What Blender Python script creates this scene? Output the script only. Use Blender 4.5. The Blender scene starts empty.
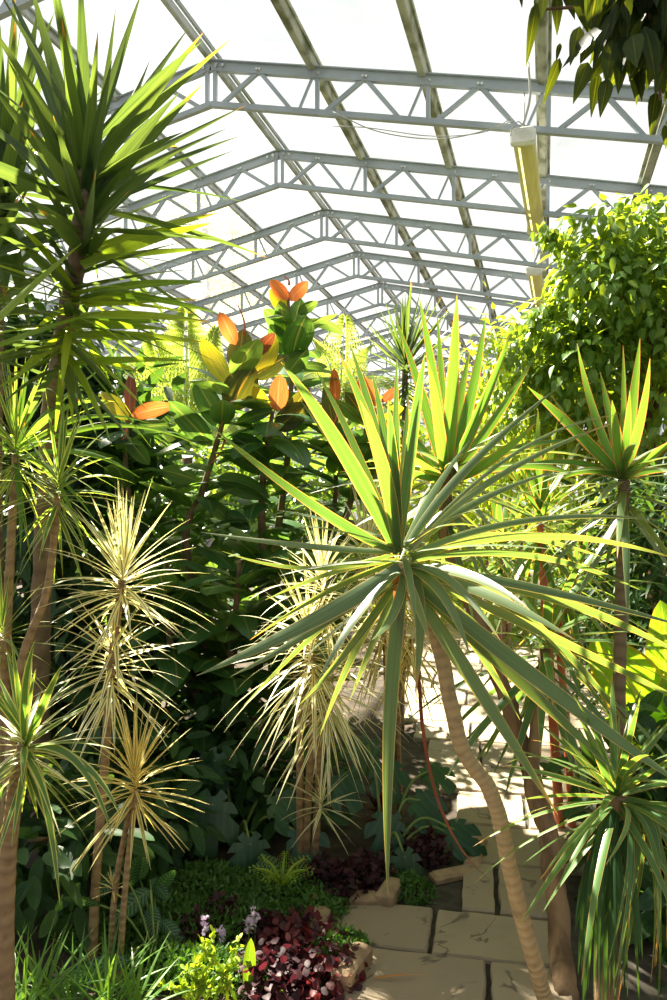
import bpy, math, random
import numpy as np
from mathutils import Vector, Matrix

random.seed(11)
RNG = np.random.default_rng(5)
C = bpy.context.scene.collection
SC = bpy.context.scene

# ------------------------------------------------------------------ camera
EYE = 1.55
FOC = 750.0
YAW = math.atan2(212, FOC)
CAM = np.array([0, 0, EYE])
FWD = np.array([-math.sin(YAW), math.cos(YAW), 0.0])
RGT = np.array([math.cos(YAW), math.sin(YAW), 0.0])
UP = np.array([0, 0, 1.0])
cd = bpy.data.cameras.new('camera')
cd.sensor_fit = 'VERTICAL'; cd.sensor_height = 36; cd.lens = 27.0
cd.clip_start = 0.05; cd.clip_end = 300
cam = bpy.data.objects.new('camera', cd); C.objects.link(cam)
cam.location = CAM; cam.rotation_euler = (math.pi/2, 0, YAW)
SC.camera = cam


def at(px, py, d):
    """the place in the world that lies at depth d behind a point of the photograph"""
    return CAM + RGT*((px-333.5)*d/FOC) + FWD*d + UP*((500-py)*d/FOC)


def gr(px, py, z=0.0):
    d = (EYE-z)*FOC/(py-500)
    p = at(px, py, d); p[2] = z
    return p


def gd(px, d, z=0.0):
    p = at(px, 500, d); p[2] = z
    return p


def nrm(v):
    v = np.asarray(v, float)
    l = np.linalg.norm(v)
    return v/l if l > 1e-9 else np.array([0, 0, 1.0])


# ------------------------------------------------------------------ mesh builder
class MB:
    def __init__(s):
        s.v = []; s.f = []; s.a = []; s.n = 0

    def add(s, verts, faces, attr=None):
        verts = np.asarray(verts, float).reshape(-1, 3)
        if attr is None:
            attr = np.zeros((len(verts), 3)); attr[:, 2] = random.random()
        s.v.append(verts); s.a.append(np.asarray(attr, float).reshape(-1, 3))
        s.f.append(np.asarray(faces, np.int64)+s.n)
        s.n += len(verts)

    def build(s, name, mat, parent=None, smooth=True):
        v = np.concatenate(s.v); a = np.concatenate(s.a)
        if parent is not None:
            v = v-np.array(root_loc(parent))
        me = bpy.data.meshes.new(name)
        lv = np.concatenate([f.ravel() for f in s.f])
        ls = np.concatenate([np.full(len(f), f.shape[1]) for f in s.f])
        st = np.concatenate([[0], np.cumsum(ls)[:-1]])
        me.vertices.add(len(v)); me.vertices.foreach_set('co', v.ravel())
        me.loops.add(len(lv)); me.loops.foreach_set('vertex_index', lv)
        me.polygons.add(len(ls)); me.polygons.foreach_set('loop_start', st); me.polygons.foreach_set('loop_total', ls)
        at_ = me.attributes.new('leaf', 'FLOAT_VECTOR', 'POINT'); at_.data.foreach_set('vector', a.ravel())
        me.update(calc_edges=True); me.validate()
        me.polygons.foreach_set('use_smooth', [smooth]*len(me.polygons))
        me.materials.append(mat)
        o = bpy.data.objects.new(name, me); C.objects.link(o)
        if parent is not None:
            o.parent = parent
        return o


def root_loc(o):
    l = Vector((0, 0, 0))
    while o is not None:
        l = l+o.location; o = o.parent
    return l


def thing(name, loc, label, cat, group=None, kind=None):
    o = bpy.data.objects.new(name, None); C.objects.link(o)
    o.empty_display_size = .1
    o.location = loc
    tag(o, label, cat, group, kind)
    return o


def tag(o, label, cat, group=None, kind=None):
    if label: o['label'] = label
    if cat: o['category'] = cat
    if group: o['group'] = group
    if kind: o['kind'] = kind
    return o


def struct(o):
    o['kind'] = 'structure'
    return o


def box(mb, c, sx, sy, sz, X=(1, 0, 0), Y=(0, 1, 0), Z=(0, 0, 1), bev=0.0):
    X, Y, Z = nrm(X), nrm(Y), nrm(Z)
    h = np.array([sx, sy, sz])/2
    c = np.asarray(c, float)
    if bev <= 0:
        L = [(-1, -1, -1), (1, -1, -1), (1, 1, -1), (-1, 1, -1), (-1, -1, 1), (1, -1, 1), (1, 1, 1), (-1, 1, 1)]
        vs = [c+X*a*h[0]+Y*b*h[1]+Z*d*h[2] for a, b, d in L]
        mb.add(vs, [(0, 3, 2, 1), (4, 5, 6, 7), (0, 1, 5, 4), (1, 2, 6, 5), (2, 3, 7, 6), (3, 0, 4, 7)])
        return
    rings = []
    for zz, ins in ((-h[2], bev), (-h[2]+bev, 0), (h[2]-bev, 0), (h[2], bev)):
        r = []
        for a, b, e in ((-1, -1, 0), (-1, -1, 1), (1, -1, 1), (1, -1, 0), (1, 1, 0), (1, 1, 1), (-1, 1, 1), (-1, 1, 0)):
            x = a*(h[0]-ins); y = b*(h[1]-ins)
            if e == 0: y -= b*bev*.6
            else: x -= a*bev*.6
            r.append(c+X*x+Y*y+Z*zz)
        rings.append(r)
    vs = np.array(rings).reshape(-1, 3)
    fs = []
    for k in range(3):
        for i in range(8):
            j = (i+1) % 8
            fs.append((k*8+i, k*8+j, k*8+8+j, k*8+8+i))
    a0 = np.zeros((32, 3)); a0[:, 2] = random.random()
    mb.add(vs, fs, a0)
    mb.f.append(np.array([list(range(7, -1, -1)), list(range(24, 32))])+mb.n-32)


def bar(mb, p, q, w, h, upv=(0, 0, 1)):
    p = np.asarray(p, float); q = np.asarray(q, float)
    t = nrm(q-p); s = np.cross(t, upv)
    s = nrm(s) if np.linalg.norm(s) > 1e-4 else np.array([1.0, 0, 0])
    u = np.cross(s, t)
    box(mb, (p+q)/2, np.linalg.norm(q-p), w, h, t, s, u)


def smoothpath(pts, n):
    pts = np.asarray(pts, float)
    k = len(pts)
    if k < 3:
        t = np.linspace(0, 1, n)[:, None]
        return pts[0]*(1-t)+pts[-1]*t
    ext = np.vstack([2*pts[0]-pts[1], pts, 2*pts[-1]-pts[-2]])
    out = []
    for x in np.linspace(0, k-1, n):
        i = min(int(x), k-2); t = x-i
        p0, p1, p2, p3 = ext[i:i+4]
        out.append(.5*((2*p1)+(-p0+p2)*t+(2*p0-5*p1+4*p2-p3)*t*t+(-p0+3*p1-3*p2+p3)*t**3))
    return np.array(out)


def tube(mb, pts, r0, r1, n=28, sides=10, knob=0.0, ring=0.0, cap=True, wob=0.0):
    """a stem along pts; ring > 0 swells it at every leaf scar"""
    P = smoothpath(pts, n)
    rnd = random.random()
    T = np.gradient(P, axis=0)
    ref = np.array([.31, .95, .05])
    vs = []; at_ = []
    for i, p in enumerate(P):
        t = nrm(T[i]); a = nrm(np.cross(t, ref)); b = np.cross(t, a)
        f = i/(n-1)
        r = r0+(r1-r0)*f
        if ring: r *= 1+ring*(1 if i % 2 else -1)
        for k in range(sides):
            g = 2*math.pi*k/sides
            rr = r*(1+wob*math.sin(3*g+i*.7+rnd*9)*.5+knob*random.uniform(-1, 1))
            vs.append(p+a*math.cos(g)*rr+b*math.sin(g)*rr)
            at_.append((k/sides*2-1, f, rnd))
    fs = []
    for i in range(n-1):
        for k in range(sides):
            j = (k+1) % sides
            fs.append((i*sides+k, i*sides+j, (i+1)*sides+j, (i+1)*sides+k))
    mb.add(vs, fs, at_)
    if cap:
        mb.f.append(np.array([list(range(sides-1, -1, -1)), list(range((n-1)*sides, n*sides))])+mb.n-n*sides)


def prof_strap(t):
    return np.minimum(1, .62+1.3*t)*np.clip(1-t**2.6, 0, 1)**.9


def prof_sword(t):
    return np.minimum(1, .6+1.1*t)*np.clip(1-t**1.7, 0, 1)


def prof_lance(t):
    return np.minimum(1, .35+2.2*t)*np.clip(1-t**1.7, 0, 1)


def prof_oval(t):
    return np.clip(np.sin(math.pi*np.clip(t, 0, 1)**.85), 0, 1)**.62


def prof_drop(t):
    return np.clip(np.sin(math.pi*t**.62), 0, 1)**.8*(1-.35*t)


def blade(mb, p0, p1, p2, W, side, seg=9, prof=prof_strap, fold=.25, rnd=None, twist=0.0, wav=0.0):
    """one leaf along a bezier, folded along its midrib; side is the direction of its width"""
    p0, p1, p2 = (np.asarray(x, float) for x in (p0, p1, p2))
    rnd = random.random() if rnd is None else rnd
    t = np.linspace(0, 1, seg+1)
    T = t[:, None]
    P = (1-T)**2*p0+2*T*(1-T)*p1+T*T*p2
    D = 2*(1-T)*(p1-p0)+2*T*(p2-p1)
    D /= np.maximum(np.linalg.norm(D, axis=1, keepdims=True), 1e-9)
    S = np.asarray(side, float)[None, :]-D*(D@np.asarray(side, float))[:, None]
    S /= np.maximum(np.linalg.norm(S, axis=1, keepdims=True), 1e-6)
    N = np.cross(S, D)
    if twist:
        a = (twist*t)[:, None]
        S, N = S*np.cos(a)+N*np.sin(a), N*np.cos(a)-S*np.sin(a)
    w = (prof(t)*W/2)[:, None]
    w[-1] = .0004
    if wav:
        P = P+N*(wav*np.sin(t*11+rnd*20))[:, None]
    Lf = P+S*w+N*w*fold; Rt = P-S*w+N*w*fold
    vs = np.stack([Lf, P, Rt], 1).reshape(-1, 3)
    a = np.zeros((seg+1, 3, 3)); a[:, 0, 0] = 1; a[:, 2, 0] = -1; a[:, :, 1] = t[:, None]; a[:, :, 2] = rnd
    i = np.arange(seg)*3
    fs = np.concatenate([np.stack([i, i+1, i+4, i+3], 1), np.stack([i+1, i+2, i+5, i+4], 1)])
    mb.add(vs, fs, a.reshape(-1, 3))


def leafpx(mb, b, tip, d, wpx, dd=0.0, bow=0.0, face=.55, prof=prof_strap, fold=.25, rnd=None, seg=10, twist=0.0, via=None, wav=0.0):
    """a leaf from point b to point tip (photograph), at depth d, its tip dd metres further off; bow lifts its middle"""
    p0 = at(b[0], b[1], d); p2 = at(tip[0], tip[1], d+dd)
    L = np.linalg.norm(p2-p0)
    if via is not None:
        m = at(via[0], via[1], d+dd*.5)
        p1 = 2*m-.5*(p0+p2)
    else:
        p1 = (p0+p2)/2+UP*bow*L
    t = nrm(p2-p0)
    h = t*np.array([1, 1, 0]); h = nrm(h+FWD*.01)
    s1 = np.cross(UP, h)
    s2 = nrm(np.cross(t, -FWD))
    if s1@s2 < 0: s2 = -s2
    side = nrm(s1*(1-face)+s2*face)
    blade(mb, p0, p1, p2, wpx*d/FOC, side, seg, prof, fold, rnd, twist, wav)


def rosette(mb, c, axis, n, L, W, pol=(5, 110), droop=.25, stem=.12, seg=8, prof=prof_strap, fold=.25, jit=.15, wj=.2, az0=None, skip=None, curl=.5):
    """n leaves round a stem tip: the young ones upright at the top, the old ones drooping below"""
    axis = nrm(axis)
    a = nrm(np.cross(axis, [.3, .9, .1])); b = np.cross(axis, a)
    az = random.uniform(0, 6.28) if az0 is None else az0
    for i in range(n):
        f = (i+.5)/n
        az += 2.39996+random.uniform(-.2, .2)
        h = a*math.cos(az)+b*math.sin(az)
        ph = math.radians(pol[0]+(pol[1]-pol[0])*f**.9+random.uniform(-9, 9))
        d = axis*math.cos(ph)+h*math.sin(ph)
        ll = L*(.62+.38*math.sin(math.pi*min(1, .15+f*.75)))*random.uniform(1-jit, 1+jit)
        p0 = np.asarray(c)+axis*stem*(.5-f)
        dr = droop*math.sin(max(.12, min(ph, math.pi*.9)))*random.uniform(.5, 1.4)
        p1 = p0+d*ll*curl
        p2 = p0+d*ll*(1-.25*dr)-UP*ll*dr
        if skip is not None and skip(p2): continue
        blade(mb, p0, p1, p2, W*random.uniform(1-wj, 1+wj), np.cross(axis, h), seg, prof, fold, None, random.uniform(-.5, .5))


def cloud(mb, P, D, N, L, W, shape='drop', fold=.2, droop=.12):
    """many small leaves at once: P bases, D tip directions, N facing directions"""
    P = np.asarray(P, float); n = len(P)
    D = D/np.maximum(np.linalg.norm(D, axis=1, keepdims=True), 1e-9)
    S = np.cross(N, D); S /= np.maximum(np.linalg.norm(S, axis=1, keepdims=True), 1e-6)
    Nn = np.cross(D, S)
    if shape == 'drop':
        t = np.array([0, .14, .36, .62, .85, 1]); w = np.array([.1, .8, 1, .72, .3, .02])
    elif shape == 'oval':
        t = np.array([0, .16, .42, .7, .9, 1]); w = np.array([.15, .75, 1, .85, .5, .03])
    elif shape == 'round':
        t = np.array([0, .1, .35, .65, .9, 1]); w = np.array([.3, .85, 1.1, 1.0, .6, .2])
    else:
        t = np.array([0, .3, .7, 1]); w = np.array([.5, 1, .7, .03])
    k = len(t)
    L = np.broadcast_to(np.asarray(L, float), (n,)); W = np.broadcast_to(np.asarray(W, float), (n,))
    mid = P[:, None, :]+D[:, None, :]*(t[None, :, None]*L[:, None, None])-Nn[:, None, :]*((t**2)[None, :, None]*(droop*L)[:, None, None])
    ww = (w[None, :]*W[:, None]/2)[:, :, None]
    Lf = mid+S[:, None, :]*ww+Nn[:, None, :]*ww*fold; Rt = mid-S[:, None, :]*ww+Nn[:, None, :]*ww*fold
    vs = np.stack([Lf, mid, Rt], 2).reshape(-1, 3)
    a = np.zeros((n, k, 3, 3)); a[:, :, 0, 0] = 1; a[:, :, 2, 0] = -1
    a[:, :, :, 1] = t[None, :, None]; a[:, :, :, 2] = RNG.random(n)[:, None, None]
    i = np.arange(k-1)*3
    f1 = np.concatenate([np.stack([i, i+1, i+4, i+3], 1), np.stack([i+1, i+2, i+5, i+4], 1)])
    fs = (f1[None]+(np.arange(n)*k*3)[:, None, None]).reshape(-1, 4)
    mb.add(vs, fs, a.reshape(-1, 3))


def blob_leaves(mb, blobs, n, L, W, shape='drop', down=.6, shell=.55, fold=.25, rag=.15):
    """leaves round the outside of a set of leafy masses (centre, radii), hanging by 'down'"""
    vol = np.array([b[1][0]*b[1][2]+b[1][1]*b[1][2] for b in blobs]); vol = vol/vol.sum()
    for (c, r), q in zip(blobs, vol):
        m = max(3, int(n*q))
        v = RNG.normal(size=(m, 3)); v /= np.linalg.norm(v, axis=1, keepdims=True)
        rad = shell+(1-shell)*RNG.random(m)**.6
        rad = rad*(1+rag*RNG.normal(size=m))
        P = np.asarray(c)+v*np.asarray(r)*rad[:, None]
        D = v*.7+RNG.normal(size=(m, 3))*.45+np.array([0, 0, -down])
        N = v*.9+np.array([0, 0, .9])+RNG.normal(size=(m, 3))*.45
        cloud(mb, P, D, N, L*RNG.uniform(.7, 1.25, m), W*RNG.uniform(.75, 1.2, m), shape, fold)


# ------------------------------------------------------------------ materials
def newmat(name):
    m = bpy.data.materials.new(name); m.use_nodes = True
    nt = m.node_tree; nt.nodes.clear()
    out = nt.nodes.new('ShaderNodeOutputMaterial')
    return m, nt, out


class NB:
    def __init__(s, nt): s.nt = nt

    def n(s, t, **kw):
        x = s.nt.nodes.new(t)
        for k, v in kw.items(): setattr(x, k, v)
        return x

    def put(s, sock, v):
        if isinstance(v, bpy.types.NodeSocket): s.nt.links.new(v, sock)
        elif isinstance(v, (tuple, list)) and len(v) == 3 and sock.type == 'RGBA': sock.default_value = (*v, 1)
        else: sock.default_value = v

    def math(s, op, a, b=0.0, clamp=False):
        x = s.n('ShaderNodeMath', operation=op, use_clamp=clamp)
        s.put(x.inputs[0], a); s.put(x.inputs[1], b)
        return x.outputs[0]

    def mix(s, f, a, b):
        x = s.n('ShaderNodeMix', data_type='RGBA')
        s.put(x.inputs[0], f); s.put(x.inputs[6], a); s.put(x.inputs[7], b)
        return x.outputs[2]

    def step(s, v, lo, hi):
        x = s.n('ShaderNodeMapRange', interpolation_type='SMOOTHSTEP')
        s.put(x.inputs[0], v); x.inputs[1].default_value = lo; x.inputs[2].default_value = hi
        return x.outputs[0]


def leaf_mat(name, c1, c2, stripe=None, margin=None, tip=None, trans=.42, rough=.38, mid=None, tc=None, spec=.45, ribs=None, sw=.45):
    m, nt, out = newmat(name); b = NB(nt)
    at_ = b.n('ShaderNodeAttribute', attribute_name='leaf')
    sep = b.n('ShaderNodeSeparateXYZ'); nt.links.new(at_.outputs['Vector'], sep.inputs[0])
    u, v, r = sep.outputs
    au = b.math('ABSOLUTE', u)
    col = b.mix(r, c1, c2)
    cx = b.n('ShaderNodeCombineXYZ')
    b.put(cx.inputs[0], b.math('MULTIPLY', u, 5.5)); b.put(cx.inputs[1], b.math('MULTIPLY', v, 1.2)); b.put(cx.inputs[2], b.math('MULTIPLY', r, 57.0))
    nz = b.n('ShaderNodeTexNoise'); nt.links.new(cx.outputs[0], nz.inputs['Vector']); nz.inputs['Scale'].default_value = 1.6; nz.inputs['Detail'].default_value = 2
    # lengthwise veins
    col = b.mix(b.math('MULTIPLY', b.step(nz.outputs[0], .42, .62), .35), col, tuple(min(1, x*1.55+.01) for x in c2))
    if stripe is not None:
        col = b.mix(b.step(au, sw, sw+.22), col, stripe)
    if ribs is not None:
        w = b.n('ShaderNodeTexWave', wave_type='BANDS', bands_direction='X')
        cc = b.n('ShaderNodeCombineXYZ'); b.put(cc.inputs[0], b.math('ADD', v, b.math('MULTIPLY', au, -.16)))
        nt.links.new(cc.outputs[0], w.inputs['Vector']); w.inputs['Scale'].default_value = 3.2; w.inputs['Distortion'].default_value = .3
        col = b.mix(b.math('MULTIPLY', b.step(w.outputs['Fac'], .45, .75), b.step(au, .95, .75)), col, ribs)
    if mid is not None:
        col = b.mix(b.step(au, .09, .03), col, mid)
    if margin is not None:
        col = b.mix(b.step(au, .84, .95), col, margin)
    if tip is not None:
        e = b.math('ADD', b.math('MULTIPLY', v, 1.0), b.math('MULTIPLY', b.math('SUBTRACT', r, .5), .3))
        col = b.mix(b.math('MULTIPLY', b.step(e, .97, 1.10), .8), col, tip)
    p = b.n('ShaderNodeBsdfPrincipled')
    b.put(p.inputs['Base Color'], col); p.inputs['Roughness'].default_value = rough
    p.inputs['Specular IOR Level'].default_value = spec
    tr = b.n('ShaderNodeBsdfTranslucent')
    hs = b.n('ShaderNodeMix', data_type='RGBA', blend_type='MULTIPLY'); hs.inputs[0].default_value = 1
    b.put(hs.inputs[6], col); b.put(hs.inputs[7], tc or (2.3, 2.1, .7))
    b.put(tr.inputs['Color'], hs.outputs[2])
    mx = b.n('ShaderNodeMixShader'); mx.inputs[0].default_value = trans
    nt.links.new(p.outputs[0], mx.inputs[1]); nt.links.new(tr.outputs[0], mx.inputs[2])
    nt.links.new(mx.outputs[0], out.inputs[0])
    return m


def plain(name, c, c2=None, scale=8.0, rough=.6, metal=0.0, bump=0.0, stretch=(1, 1, 1), spec=.5, detail=5):
    m, nt, out = newmat(name); b = NB(nt)
    p = b.n('ShaderNodeBsdfPrincipled'); p.inputs['Roughness'].default_value = rough; p.inputs['Metallic'].default_value = metal
    p.inputs['Specular IOR Level'].default_value = spec
    g = b.n('ShaderNodeNewGeometry')
    mp = b.n('ShaderNodeMapping'); nt.links.new(g.outputs['Position'], mp.inputs[0]); mp.inputs['Scale'].default_value = stretch
    nz = b.n('ShaderNodeTexNoise'); nt.links.new(mp.outputs[0], nz.inputs['Vector']); nz.inputs['Scale'].default_value = scale; nz.inputs['Detail'].default_value = detail
    if c2 is None: b.put(p.inputs['Base Color'], c)
    else: b.put(p.inputs['Base Color'], b.mix(b.step(nz.outputs[0], .38, .64), c, c2))
    if bump:
        bp = b.n('ShaderNodeBump'); bp.inputs['Strength'].default_value = bump; bp.inputs['Distance'].default_value = .02
        nt.links.new(nz.outputs[0], bp.inputs['Height']); nt.links.new(bp.outputs[0], p.inputs['Normal'])
    nt.links.new(p.outputs[0], out.inputs[0])
    return m


def cane_mat(name, c1, c2, n=38.0, rough=.75):
    """a cane with rings of old leaf scars"""
    m, nt, out = newmat(name); b = NB(nt)
    at_ = b.n('ShaderNodeAttribute', attribute_name='leaf')
    sep = b.n('ShaderNodeSeparateXYZ'); nt.links.new(at_.outputs['Vector'], sep.inputs[0])
    g = b.n('ShaderNodeNewGeometry')
    nz = b.n('ShaderNodeTexNoise'); nt.links.new(g.outputs['Position'], nz.inputs['Vector']); nz.inputs['Scale'].default_value = 22; nz.inputs['Detail'].default_value = 6
    ph = b.math('ADD', b.math('MULTIPLY', sep.outputs[1], n*6.283), b.math('MULTIPLY', nz.outputs[0], 5.0))
    ring = b.math('MULTIPLY', b.math('ADD', b.math('SINE', ph), 1.0), .5)
    col = b.mix(b.math('MULTIPLY', b.math('POWER', ring, 2.5), .6), c1, c2)
    col = b.mix(b.math('MULTIPLY', b.step(nz.outputs[0], .5, .72), .5), col, tuple(x*.55 for x in c2))
    p = b.n('ShaderNodeBsdfPrincipled'); b.put(p.inputs['Base Color'], col); p.inputs['Roughness'].default_value = rough
    bp = b.n('ShaderNodeBump'); bp.inputs['Strength'].default_value = .5; bp.inputs['Distance'].default_value = .006
    nt.links.new(ring, bp.inputs['Height']); nt.links.new(bp.outputs[0], p.inputs['Normal'])
    nt.links.new(p.outputs[0], out.inputs[0])
    return m


def glass_mat(name, veil=.10, tint=(.97, .98, .96)):
    """weathered greenhouse glazing: clear sheet under a film of dust that scatters the daylight"""
    m, nt, out = newmat(name); b = NB(nt)
    t = b.n('ShaderNodeBsdfTransparent'); b.put(t.inputs[0], tint)
    d = b.n('ShaderNodeBsdfTranslucent'); b.put(d.inputs[0], (.90, .94, .97))
    g = b.n('ShaderNodeNewGeometry')
    nz = b.n('ShaderNodeTexNoise'); nt.links.new(g.outputs['Position'], nz.inputs['Vector']); nz.inputs['Scale'].default_value = .9; nz.inputs['Detail'].default_value = 6
    f = b.math('ADD', b.math('MULTIPLY', b.math('SUBTRACT', nz.outputs[0], .5), .16), veil)
    mx = b.n('ShaderNodeMixShader'); b.put(mx.inputs[0], f)
    nt.links.new(t.outputs[0], mx.inputs[1]); nt.links.new(d.outputs[0], mx.inputs[2])
    gl = b.n('ShaderNodeBsdfGlossy'); gl.inputs['Roughness'].default_value = .08
    m2 = b.n('ShaderNodeMixShader'); m2.inputs[0].default_value = .04
    nt.links.new(mx.outputs[0], m2.inputs[1]); nt.links.new(gl.outputs[0], m2.inputs[2])
    nt.links.new(m2.outputs[0], out.inputs[0])
    return m


M = dict(
    yucca=leaf_mat('yucca_leaf', (.015, .046, .018), (.034, .085, .024), tip=(.32, .17, .03), trans=.45, rough=.33, tc=(5.6, 3.1, 1.3), spec=.3),
    yucca_yellow=leaf_mat('yucca_old_leaf', (.08, .18, .02), (.24, .33, .03), tip=(.40, .16, .02), trans=.5, tc=(1.9, 1.7, .5)),
    drac=leaf_mat('dracaena_leaf', (.040, .115, .032), (.075, .17, .035), margin=(.42, .30, .10), tip=(.40, .22, .06), trans=.38, rough=.38, tc=(3.3, 2.4, 1.1), spec=.6),
    drac_old=leaf_mat('dracaena_mature_leaf', (.052, .115, .045), (.10, .17, .06), margin=(.40, .33, .12), tip=(.45, .26, .08), trans=.34, rough=.42, tc=(3.0, 2.3, .9), spec=.8),
    red=leaf_mat('red_edged_leaf', (.050, .15, .025), (.11, .23, .035), margin=(.55, .20, .10), tip=(.40, .18, .05), trans=.42, rough=.38, tc=(2.5, 2.0, .9)),
    vari=leaf_mat('variegated_leaf', (.10, .16, .05), (.17, .22, .06), stripe=(.82, .77, .48), tip=(.45, .26, .08), trans=.36, rough=.38, spec=.7, tc=(1.3, 1.2, .7), sw=.18),
    vgold=leaf_mat('golden_variegated_leaf', (.22, .24, .05), (.34, .33, .07), stripe=(.80, .68, .32), tip=(.38, .17, .05), trans=.36, rough=.42, tc=(1.5, 1.25, .5), sw=.3),
    vgreen=leaf_mat('striped_green_leaf', (.05, .13, .03), (.10, .18, .04), stripe=(.45, .46, .16), tip=(.38, .26, .06), trans=.38, rough=.38, tc=(2.0, 1.9, .6), sw=.55),
    rubber=leaf_mat('rubber_leaf', (.020, .075, .025), (.050, .125, .032), mid=(.14, .20, .07), trans=.40, rough=.33, tc=(4.6, 3.0, 1.1), spec=.5),
    olive=leaf_mat('rubber_olive_leaf', (.055, .080, .02), (.10, .11, .025), mid=(.32, .22, .06), trans=.42, rough=.32, tc=(2.0, 1.5, .4)),
    yellow=leaf_mat('rubber_yellow_leaf', (.30, .32, .03), (.44, .38, .03), mid=(.5, .3, .1), trans=.5, rough=.35, tc=(1.9, 1.7, .5)),
    orange=leaf_mat('rubber_young_leaf', (.55, .13, .035), (.68, .20, .05), mid=(.65, .30, .15), trans=.48, rough=.4, tc=(1.5, 1.35, 1.0)),
    brown=leaf_mat('rubber_brown_leaf', (.14, .05, .03), (.20, .07, .04), mid=(.3, .12, .06), trans=.42, rough=.38, tc=(2.2, 1.5, .7)),
    fig=leaf_mat('fig_leaf', (.055, .15, .022), (.12, .24, .03), mid=(.22, .30, .06), trans=.46, rough=.34, tc=(3.4, 2.1, .7)),
    figshade=leaf_mat('fig_shaded_leaf', (.009, .024, .007), (.018, .044, .010), mid=(.05, .08, .02), trans=.34, rough=.5, spec=.2, tc=(8, 4.2, .6)),  # fig leaf again, its colour darkened to stand for shade
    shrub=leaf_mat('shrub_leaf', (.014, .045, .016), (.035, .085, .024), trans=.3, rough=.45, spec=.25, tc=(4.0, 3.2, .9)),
    lime=leaf_mat('lime_leaf', (.16, .30, .03), (.34, .42, .05), trans=.48, rough=.45, tc=(1.8, 1.6, .5)),
    fern=leaf_mat('fern_leaf', (.26, .38, .08), (.42, .48, .14), trans=.5, rough=.5, tc=(1.5, 1.4, .7)),
    birch=leaf_mat('birch_leaf', (.30, .32, .16), (.42, .40, .22), trans=.5, rough=.5, tc=(1.6, 1.5, .6)),
    grass=leaf_mat('grassy_leaf', (.05, .14, .025), (.12, .24, .04), tip=(.3, .25, .06), trans=.42, rough=.4, tc=(2.6, 2.1, .8)),
    moss=leaf_mat('moss_leaf', (.038, .105, .02), (.075, .165, .028), trans=.3, rough=.55, tc=(1.9, 1.8, .5)),
    purple=leaf_mat('purple_leaf', (.025, .011, .017), (.055, .017, .024), trans=.3, rough=.5, spec=.25, tc=(2.6, 1.1, 1.1)),
    redleaf=leaf_mat('red_leaf', (.07, .014, .018), (.12, .022, .026), trans=.4, rough=.5, spec=.25, tc=(1.8, 1.0, .8)),
    monstera=leaf_mat('monstera_leaf', (.012, .050, .026), (.025, .080, .034), trans=.22, rough=.33, tc=(3, 3, .8), spec=.5),
    calathea=leaf_mat('calathea_leaf', (.018, .062, .028), (.03, .08, .03), ribs=(.10, .19, .09), mid=(.14, .22, .09), trans=.25, rough=.35, tc=(3, 3, .8)),
    canna=leaf_mat('canna_leaf', (.17, .34, .02), (.22, .40, .03), ribs=(.26, .44, .05), mid=(.45, .5, .1), margin=(.40, .30, .05), trans=.36, rough=.35, tc=(1.7, 1.6, .4)),
    dry=leaf_mat('dry_leaf', (.42, .16, .05), (.50, .24, .08), trans=.35, rough=.6, tc=(1.5, 1.2, .7)),
    redstalk=leaf_mat('red_stalk_leaf', (.07, .025, .012), (.11, .03, .014), trans=.3, rough=.5, tc=(1.5, 1.0, .7)),
    flower=leaf_mat('violet_petal', (.55, .42, .62), (.72, .60, .74), trans=.4, rough=.5, tc=(1.2, 1.1, 1.2)),
    trunk=cane_mat('pale_cane', (.42, .31, .17), (.30, .21, .11), 64),
    trunk_dark=cane_mat('dark_cane', (.17, .12, .07), (.09, .06, .035), 40),
    cane=cane_mat('tan_cane', (.30, .20, .10), (.17, .10, .05), 24),
    bark=plain('peeling_bark', (.24, .15, .08), (.10, .06, .03), 14, .85, bump=.8, stretch=(1, 1, .25)),
    stem=cane_mat('rubber_stem', (.20, .13, .07), (.11, .07, .04), 16),
    greenstem=plain('green_stem', (.12, .20, .05), (.18, .24, .06), 20, .5),
    sheath=plain('red_sheath', (.50, .11, .05), (.60, .18, .08), 20, .5),
    steel=plain('painted_steel', (.30, .345, .38), (.25, .29, .32), 2.5, .45),
    purlin=plain('algae_purlin', (.34, .35, .28), (.10, .11, .045), 5.0, .7, bump=.3, stretch=(1, .6, 1), detail=8),
    ridge=plain('ridge_steel', (.36, .38, .39), (.22, .24, .20), 3.0, .55),
    bolt=plain('bolt_head', (.60, .60, .58), None, rough=.4, metal=.6),
    soil=plain('soil', (.030, .020, .013), (.065, .045, .028), 9, .95, bump=1.0, detail=9),
    concrete=plain('plinth', (.35, .33, .30), (.24, .23, .21), 4, .9, bump=.4),
    lampwhite=plain('lamp_housing', (.70, .70, .66), (.55, .55, .48), 6, .5),
    cable=plain('lamp_cable', (.40, .40, .38), None, rough=.5),
    edging=plain('edging_stone', (.36, .25, .15), (.22, .15, .09), 12, .9, bump=.7),
    glass=glass_mat('weathered_glass'),
)


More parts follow.
